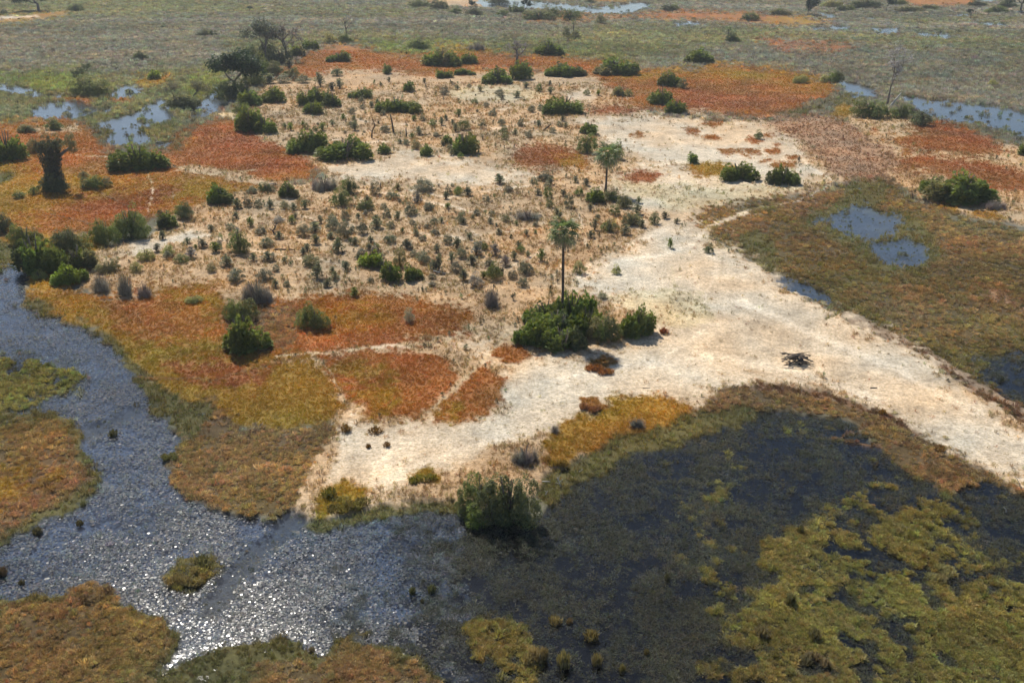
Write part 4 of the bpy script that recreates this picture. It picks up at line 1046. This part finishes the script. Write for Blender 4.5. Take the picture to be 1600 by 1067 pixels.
for x, yb, wp, hp, c, lb in TUS:
    X, Y, wm, h = metric(x, yb, wp, hp); z = max(float(ground_z(X, Y)[0]), -.08)-.03
    n = max(1, int(round(wp/22)))
    if n == 1: tag(link('grass_tussock', random.choice(TUSSK), None, (X, Y, z), (0, 0, rr(0, 6.28)), (wm*.95, wm*.95, h), jit(c)), lb, 'tussock'); continue
    root = tag(link('grass_tussock', None, None, (X, Y, z)), lb, 'tussock')
    for i in range(n*2):
        f = (i+.5)/(2*n)-.5; ww = wm*rr(.36, .5)
        link('grass_clump', random.choice(TUSSK), root, (f*(wm-ww*.6), rr(-.3, .3)*min(wm, h*2.2), 0), (0, 0, rr(0, 6.28)), (ww, ww, h*.72*rr(.6, 1)*(1-.8*f*f)), jit([v_*1.35 for v_ in c], .2))

# ---- palms
def palm_leaf_mesh(name, dead=False):
    mb = MB(); d = Vector((1, 0, .0))
    s = .03
    mb.tube([(0, 0, 0), (.3, 0, .04), (.6, 0, .0)], [.028, .022, .015], 4, (.9, .9, .6))
    for k in range(17):
        a = (k/16-.5)*R(215); l = .82*(1-.12*abs(a))*rr(.88, 1.05)
        v = Vector((math.cos(a), math.sin(a), 0)); n = Vector((-math.sin(a), math.cos(a), 0))*.05; b = Vector((.6, 0, 0))
        fold = Vector((0, 0, .10*(1 if k % 2 else -1)*.3+.16*(1-math.cos(a))))
        mb.face([b, b+v*l*.55+n+fold, b+v*l*.55-n+fold], rtint(.2, .08))
        mb.face([b+v*l*.55+n+fold, b+v*l+fold*1.2+Vector((0, 0, -.30*rr(.5, 1.3))), b+v*l*.55-n+fold], rtint(.2, .08))
    return mb.mesh(name, M_FAN)
FROND = [palm_leaf_mesh('palm_frond_%d' % i) for i in range(3)]
def palm(x, yb, ytop, crown_px, label, lean=(.0, .0), fronds=26, tw=.30):
    X, Y = gp(x, yb); X, Y = float(X), float(Y); s = slant(X, Y)/FPX
    z = float(ground_z(X, Y)[0])
    dep = math.atan2(CAM_H, Y); H = (yb-ytop)*s/math.cos(dep)*.97; cr = crown_px*s*.5
    root = tag(link('fan_palm', None, None, (X, Y, z-.1)), label, 'palm')
    mb = MB(); pts, rad_ = [], []
    for i in range(26):
        f = i/25; pts.append((lean[0]*H*f*f+.02*H*math.sin(f*5)*.3, lean[1]*H*f*f, H*f))
        rad_.append(tw*(.62+.55*(1-f)**5+.10*math.exp(-((f-.62)/.16)**2))*(1+.05*(i % 2)))
    mb.tube(pts, rad_, 9); link('trunk', mb.mesh('palm_trunk', M_PALMT, True), root)
    top = Vector(pts[-1])
    for i in range(fronds):
        a = i*2.399; f = i/fronds; el = R(62-118*f**.9+rr(-8, 8))
        sc = cr/1.32*rr(.9, 1.08)
        c = (.20, .25, .10) if f < .62 else ((.28, .29, .17) if f < .8 else (.40, .34, .24))
        link('frond', FROND[i % 3], root, top+Vector((0, 0, -f*.5)), (rr(-.35, .35), -el, a), (sc, sc, sc), jit(c, .2))
    return root
palm(877, 513, 366, 60, 'tall slender fan palm rising from the thicket in the centre', (.012, .0), 26, .25)
palm(946, 303, 243, 49, 'further, shorter fan palm on the sand behind the lower clearing', (.03, .0), 25, .28)
palm(896, 60, 35, 12, 'thin far palm over a dark bush in the mid reeds', (0, 0), 12, .3)
palm(1137, 66, 47, 15, 'far palm standing over a dark bush in the right reeds', (0, 0), 14, .35)

# ---- trees
def tree(name, x, yb, wpx, hpx, label, hue, leafs=1500, ls=.10, trunk=.18, splits=4, bare=False, lean=0.0, clear=.35, bark=None, cat='tree'):
    X, Y = gp(x, yb); X, Y = float(X), float(Y); s = slant(X, Y)/FPX; z = float(ground_z(X, Y)[0])
    dep = math.atan2(CAM_H, math.hypot(X, Y)); H = hpx*s/math.cos(dep); Wd = wpx*s
    root = tag(link(name, None, None, (X, Y, z-.1)), label, cat)
    mb = MB(); tips = []
    def grow(p, d, l, r, depth):
        n = 3; pts = [p]; q = p
        for i in range(n):
            d = (d+rvec()*(.22 if depth else .06)+Vector((0, 0, .05))).normalized(); q = q+d*l/n; pts.append(q)
        rk = 1.35 if bare else 1.2
        mb.tube(pts, [rk*r*(1-.32*i/n) for i in range(n+1)], 6 if depth < 2 else 4)
        if depth >= splits: tips.append(q); return
        for k in range(3 if depth < 2 else 2):
            a = rr(0, 6.28); t = d.orthogonal().normalized(); t.rotate(Matrix.Rotation(a+k*2.1, 3, d))
            grow(q, (d+t*rr(.55, 1.0)*(Wd/H)*1.25).normalized(), l*rr(.62, .82), r*.62, depth+1)
        if depth >= 2: tips.append(q)
    grow(Vector((0, 0, 0)), Vector((lean, 0, 1)).normalized(), H*clear, max(.10, H*.022)*(trunk/.18), 0)
    vs_ = np.array([tuple(v) for v in mb.v]); mx = vs_[:, 2].max(); ext = max(np.ptp(vs_[:, 0]), np.ptp(vs_[:, 1]))
    kz, kx = H*(.97 if bare else .90)/mx, (1.05 if bare else 1.02)*Wd/ext
    S = lambda v: Vector((v.x*kx, v.y*kx, v.z*kz))
    base_r = [S(v) for v in mb.v]; mb.v = base_r
    link('trunk', mb.mesh('tree_trunk', bark or M_BARK, True), root)
    if bare:
        tb = MB()
        for t in tips:
            for k in range(7):
                d = (rvec()+Vector((0, 0, .5))).normalized(); p = S(t); e = p+d*Wd*rr(.05, .12); sd = d.orthogonal().normalized()*.03*max(1, s*14)
                tb.face([p-sd, p+sd, e], rtint(.2, .05))
        link('twigs', tb.mesh('tree_twigs', M_TWIG), root, colour=hue)
    else:
        cb = MB(); per = max(1, leafs//len(tips)); rc = Wd*.17
        for t in tips:
            c = S(t); rk = rc*rr(.7, 1.25)
            for k in range(per):
                d = rvec(); p = c+Vector((d.x, d.y, d.z*.75))*rk*rr(.4, 1)**.6
                leaf(cb, p, (d+Vector((0, 0, .4))+rvec()*.7).normalized(), Wd*ls*rr(.5, 1.0), rtint())
        link('crown', cb.mesh('tree_crown', M_LEAF), root, colour=jit(hue))
    return root
tree('broadleaf_tree', 370, 152, 64, 72, 'big dark spreading tree at the upper-left corner of the island', (0.070, 0.110, 0.048), 5720, .085, clear=.3)
tree('broadleaf_tree', 415, 100, 58, 70, 'tall grey-green open-crowned tree left of the leafless one', (0.170, 0.176, 0.124), 2860, .07, clear=.32)
tree('leafless_tree', 449, 98, 54, 54, 'leafless grey tree right of the tall grey-crowned tree', (0.340, 0.300, 0.260), bare=True, splits=5, clear=.28)
tree('feathery_tree', 302, 164, 34, 40, 'feathery olive tree over a dark thicket beside the far-left pools', (0.230, 0.220, 0.124), 1980, .07, clear=.4)
tree('feathery_tree', 273, 162, 24, 34, 'narrow feathery olive tree left of its taller twin by the pools', (0.230, 0.220, 0.124), 1540, .08, clear=.4)
tree('slender_tree', 137, 140, 18, 46, 'taller of two thin trees on the dark far-left islet', (0.130, 0.150, 0.090), 924, .12, clear=.55, trunk=.1)
tree('slender_tree', 126, 142, 18, 36, 'shorter of two thin trees on the dark far-left islet', (0.130, 0.150, 0.090), 924, .12, clear=.5, trunk=.1)
tree('dead_tree', 1386, 166, 66, 96, 'tall bare dead tree above the right-hand green thicket', (0.500, 0.460, 0.420), bare=True, splits=5, clear=.36)
tree('dead_tree', 542, 60, 22, 34, 'thin bare dead tree at the tip of the orange band', (0.500, 0.460, 0.420), bare=True, splits=3, clear=.45)
tree('leafless_tree', 808, 102, 40, 34, 'small bare grey tree on the orange rim above a two-humped bush', (0.400, 0.360, 0.320), bare=True, splits=4, clear=.25)
tree('broadleaf_tree', 61, 19, 46, 34, 'large dark tree cut by the top edge at far left', (0.090, 0.124, 0.072), 2860, .10, clear=.25)
tree('broadleaf_tree', 1261, 25, 26, 28, 'dark leaning tree on the far right bank', (0.064, 0.090, 0.060), 1760, .13, clear=.3, lean=.35)
tree('broadleaf_tree', 1384, 21, 14, 24, 'narrow dark tree on the far right bank', (0.070, 0.100, 0.070), 924, .16, clear=.3)
tree('broadleaf_tree', 1594, 20, 40, 34, 'dark tree cut by the top right corner', (0.070, 0.100, 0.070), 1980, .11, clear=.25)
tree('broadleaf_tree', 1516, 31, 9, 17, 'tiny dark upright tree between far right pools', (0.060, 0.084, 0.060), 572, .2, clear=.25)
tree('broadleaf_tree', 821, 24, 14, 26, 'dark upright tree on the far bank left of the far lagoon', (0.080, 0.104, 0.080), 924, .16, clear=.3)
tree('broadleaf_tree', 735, 22, 12, 22, 'small dark upright tree on the far bank at top centre', (0.070, 0.100, 0.070), 836, .16, clear=.3)
tree('broadleaf_tree', 683, 12, 12, 18, 'small dark tree at the top left of the far sandy bank', (0.070, 0.100, 0.070), 836, .16, clear=.3)
tree('broadleaf_tree', 390, 19, 7, 9, 'tiny dark tree alone on the far plain', (0.070, 0.100, 0.070), 352, .25, clear=.3)

# ---- the strangled trunk on the left
def vine_trunk():
    X, Y = gp(88, 296); X, Y = float(X), float(Y); s = slant(X, Y)/FPX; z = float(ground_z(X, Y)[0])
    root = tag(link('vine_covered_tree', None, None, (X, Y, z-.1)), 'thick vine-covered trunk with three mop-like heads on the left orange field', 'tree')
    H = 74*s*1.06
    mb = MB(); mb.tube([(0, 0, 0), (.1, 0, H*.3), (0, .1, H*.6), (.2, 0, H*.85)], [1.3, 1.0, .9, .5], 10)
    mb.tube([(.1, 0, H*.45), (14*s, .3, H*.66), (31*s, .4, H*.80)], [.5, .38, .2], 7); mb.tube([(0, 0, H*.5), (-8*s, .3, H*.7), (-13*s, 0, H*.82)], [.4, .3, .2], 7)
    link('trunk', mb.mesh('vine_trunk', M_BARK, True), root)
    vb = MB()
    for i in range(2200):
        a = rr(0, 6.28); h = rr(.02, .93); r = (14+2*math.cos(h*9))*s*rr(.7, 1.12); d = Vector((math.cos(a), math.sin(a), .15))
        leaf(vb, Vector((d.x*r, d.y*r, h*H)), (d+rvec()*.6).normalized(), .62*rr(.6, 1.2), rtint())
    link('vines', vb.mesh('vine_leaves', M_LEAF), root, colour=(.10, .105, .065))
    for (dx, hz, r) in ((12, .95, 14), (35, 1.0, 12), (-3, .98, 10), (35, .82, 9)):
        link('crown', random.choice(SHRUB), root, (dx*s, rr(-.5, .5), H*hz-r*s*1.1), (0, 0, rr(0, 6)), (r*2*s, r*2*s, r*2.1*s), jit((.25, .24, .12)))
vine_trunk()

# ---- dead wood
def wood(name, x, yb, pts, r, m, label, branches=(), cat='dead wood'):
    X, Y = gp(x, yb); X, Y = float(X), float(Y); s = slant(X, Y)/FPX; z = float(ground_z(X, Y)[0]); z = max(z, -.03)
    mk = lambda P_: [Vector((p[0]*s, p[2]*s if len(p) > 2 else 0, p[1]*s)) for p in P_]
    mb = MB(); q = mk(pts); mb.tube(q, [r*s*(1-.55*i/(len(q)-1)) for i in range(len(q))], 7)
    body = mb.mesh(name, m, True)
    if not branches:
        return tag(link(name, body, None, (X, Y, z-.03)), label, cat)
    root = tag(link(name, None, None, (X, Y, z-.03)), label, cat); link('trunk', body, root)
    for b in branches:
        mb = MB(); q = mk(b); mb.tube(q, [r*s*.55*(1-.7*i/(len(q)-1)) for i in range(len(q))], 6); link('branch', mb.mesh('branch', m, True), root)
    return root
wood('dead_snag', 615, 210, [(0,0),(-1,12),(-2,20),(-4,29)], 1.5, M_BURNT, 'charred bare trunk, taller straight one in the upper clearing')
wood('dead_snag', 635, 216, [(0,0),(0,8),(0,14)], 1.3, M_BURNT, 'short charred stump right of the taller charred trunk')
wood('dead_snag', 581, 218, [(0,0),(1,10),(6,20),(3,30)], 1.2, M_BURNT, 'crooked charred dead tree left of the straight charred trunk', ([(1,10),(-4,15),(-6,18)], [(5,18),(9,20)]))
wood('dead_snag', 430, 369, [(0,0),(-3,6),(2,12),(4,19)], 1.6, M_BURNT, 'curved charred trunk at the left of the lower clearing', ([(-3,6),(-8,9)], [(2,12),(-3,20)]))
wood('fallen_log', 445, 394, [(-16,1),(-4,1.5),(8,1),(17,1)], 1.3, M_BURNT, 'dark fallen log with upright snag on the left of the lower clearing', ([(7,1),(7,6),(6,11)],))
wood('fallen_log', 667, 214, [(-7,.6),(0,1),(6,3)], 1.0, M_BURNT, 'short dark log left of its twin in the upper clearing')
wood('fallen_log', 684, 215, [(-7,1),(0,.8),(7,1)], 1.2, M_BURNT, 'short dark log right of its twin in the upper clearing')
wood('fallen_log', 849, 207, [(0,0),(5,5),(11,10)], 1.6, M_BURNT, 'black log propped up at a slant right of the upper clearing')
wood('leaning_snag', 1390, 168, [(0,0),(7,10),(15,22)], 2.0, M_DEAD, 'pale grey broken trunk leaning in the thicket under the bare dead tree')
wood('fallen_log', 247, 224, [(-8,1),(0,2),(9,1)], 1.2, M_DEAD, 'grey branching driftwood in the far-left lower pool', ([(0,2),(-3,9),(-4,14)], [(2,2),(6,6)]))
wood('driftwood', 850, 754, [(-10,1),(0,2),(10,2)], 1.6, M_DEAD, 'pale driftwood log between the big shore bush and the water')
wood('driftwood', 876, 760, [(0,0),(-2,8),(-6,17)], 1.1, M_DEAD, 'pale forked branch sticking up at the shore', ([(-2,8),(3,14)], [(-1,5),(-9,8)], [(-4,12),(-2,20)]))
wood('driftwood', 905, 738, [(0,1),(3,3),(5,6)], .8, M_DEAD, 'tiny pale stick in the water below the gold shore mound')
wood('driftwood', 851, 775, [(0,0),(3,7),(5,10)], 1.0, M_DEAD, 'short pale stick at the big shore bush\'s waterline', ([(3,7),(-1,11)],))
wood('fallen_log', 1364, 610, [(-5,.6),(0,1),(6,1.2)], 1.2, M_BURNT, 'small dark log lying on the sand bar')
wood('fallen_log', 690, 432, [(-13,6),(-4,3),(8,1),(16,2)], 1.3, M_DEAD, 'bleached fallen branch beside grey-green scrub in the lower clearing', ([(-4,3),(-2,10)],))
wood('fallen_log', 427, 292, [(-6,2),(0,3),(6,3)], 1.2, M_DEAD, 'small white snag on the orange edge of the lower clearing')
wood('dead_snag', 595, 297, [(0,0),(0,5),(0,9)], 1.2, M_BURNT, 'short dark stump at the top of the lower clearing')
wood('fallen_log', 1010, 610, [(-6,.5),(0,.8),(6,.6)], .8, M_BURNT, 'thin dark stick on the sand above the gold shore grass')
wood('reed_stalk', 1587, 768, [(8,2),(3,12),(-4,22),(-12,28)], .7, M_DEAD, 'pale arched reed stalk at the lower end of the sand bar', cat='reed stalk')
wood('reed_stalk', 1570, 800, [(2,0),(1,6),(-3,10)], .8, M_DEAD, 'short pale bent reed stalk below the arched one', cat='reed stalk')

# ---- brush pile on the sand bar
def brush_pile():
    X, Y = gp(1243, 572); X, Y = float(X), float(Y); s = slant(X, Y)/FPX; z = float(ground_z(X, Y)[0])
    root = tag(link('brush_pile', None, None, (X, Y, z)), 'tangled heap of dark dead branches on the white sand bar', 'brush pile')
    for i in range(46):
        a = rr(-.6, .7)+(math.pi if rr(0, 1) < .5 else 0); l = rr(12, 34)*s; cx, cy_ = rr(-18, 16)*s, rr(-9, 12)*s
        d = Vector((math.cos(a), math.sin(a)*1.2, rr(-.05, .42))); p = Vector((cx, cy_, rr(.05, 1.1)))
        mb = MB(); mb.tube([p-d*l*.5*Vector((1, 1, .3)).x*.8, p+Vector((0, 0, rr(0, .2))), p+d*l*.5], [rr(.05, .11), .06, .015], 5)
        for v in mb.v: v.z = max(v.z, 0)
        link('branch', mb.mesh('brush_branch', M_BARK if i % 3 else M_BURNT, True), root)
brush_pile()

# ------------------------------------------------------------------ air
hz_m, t = mat('hazy_air')
pv = N(t, 'ShaderNodeVolumePrincipled'); pv.inputs['Color'].default_value = (.86, .91, 1, 1); pv.inputs['Density'].default_value = .00013; pv.inputs['Anisotropy'].default_value = .2
o = N(t, 'ShaderNodeOutputMaterial'); t.links.new(pv.outputs[0], o.inputs['Volume'])
mb = MB(); h = 5200; c8 = [Vector((x, y, z)) for z in (-2.5, 62) for x, y in ((-h, -h), (h, -h), (h, h), (-h, h))]
mb.v = c8; mb.f = [(3, 2, 1, 0), (4, 5, 6, 7), (0, 1, 5, 4), (1, 2, 6, 5), (2, 3, 7, 6), (3, 0, 4, 7)]; mb.t = [(1, 1, 1)]*6
tag(link('haze', mb.mesh('haze', hz_m)), 'thin pale haze over the plain', 'haze', kind='stuff')
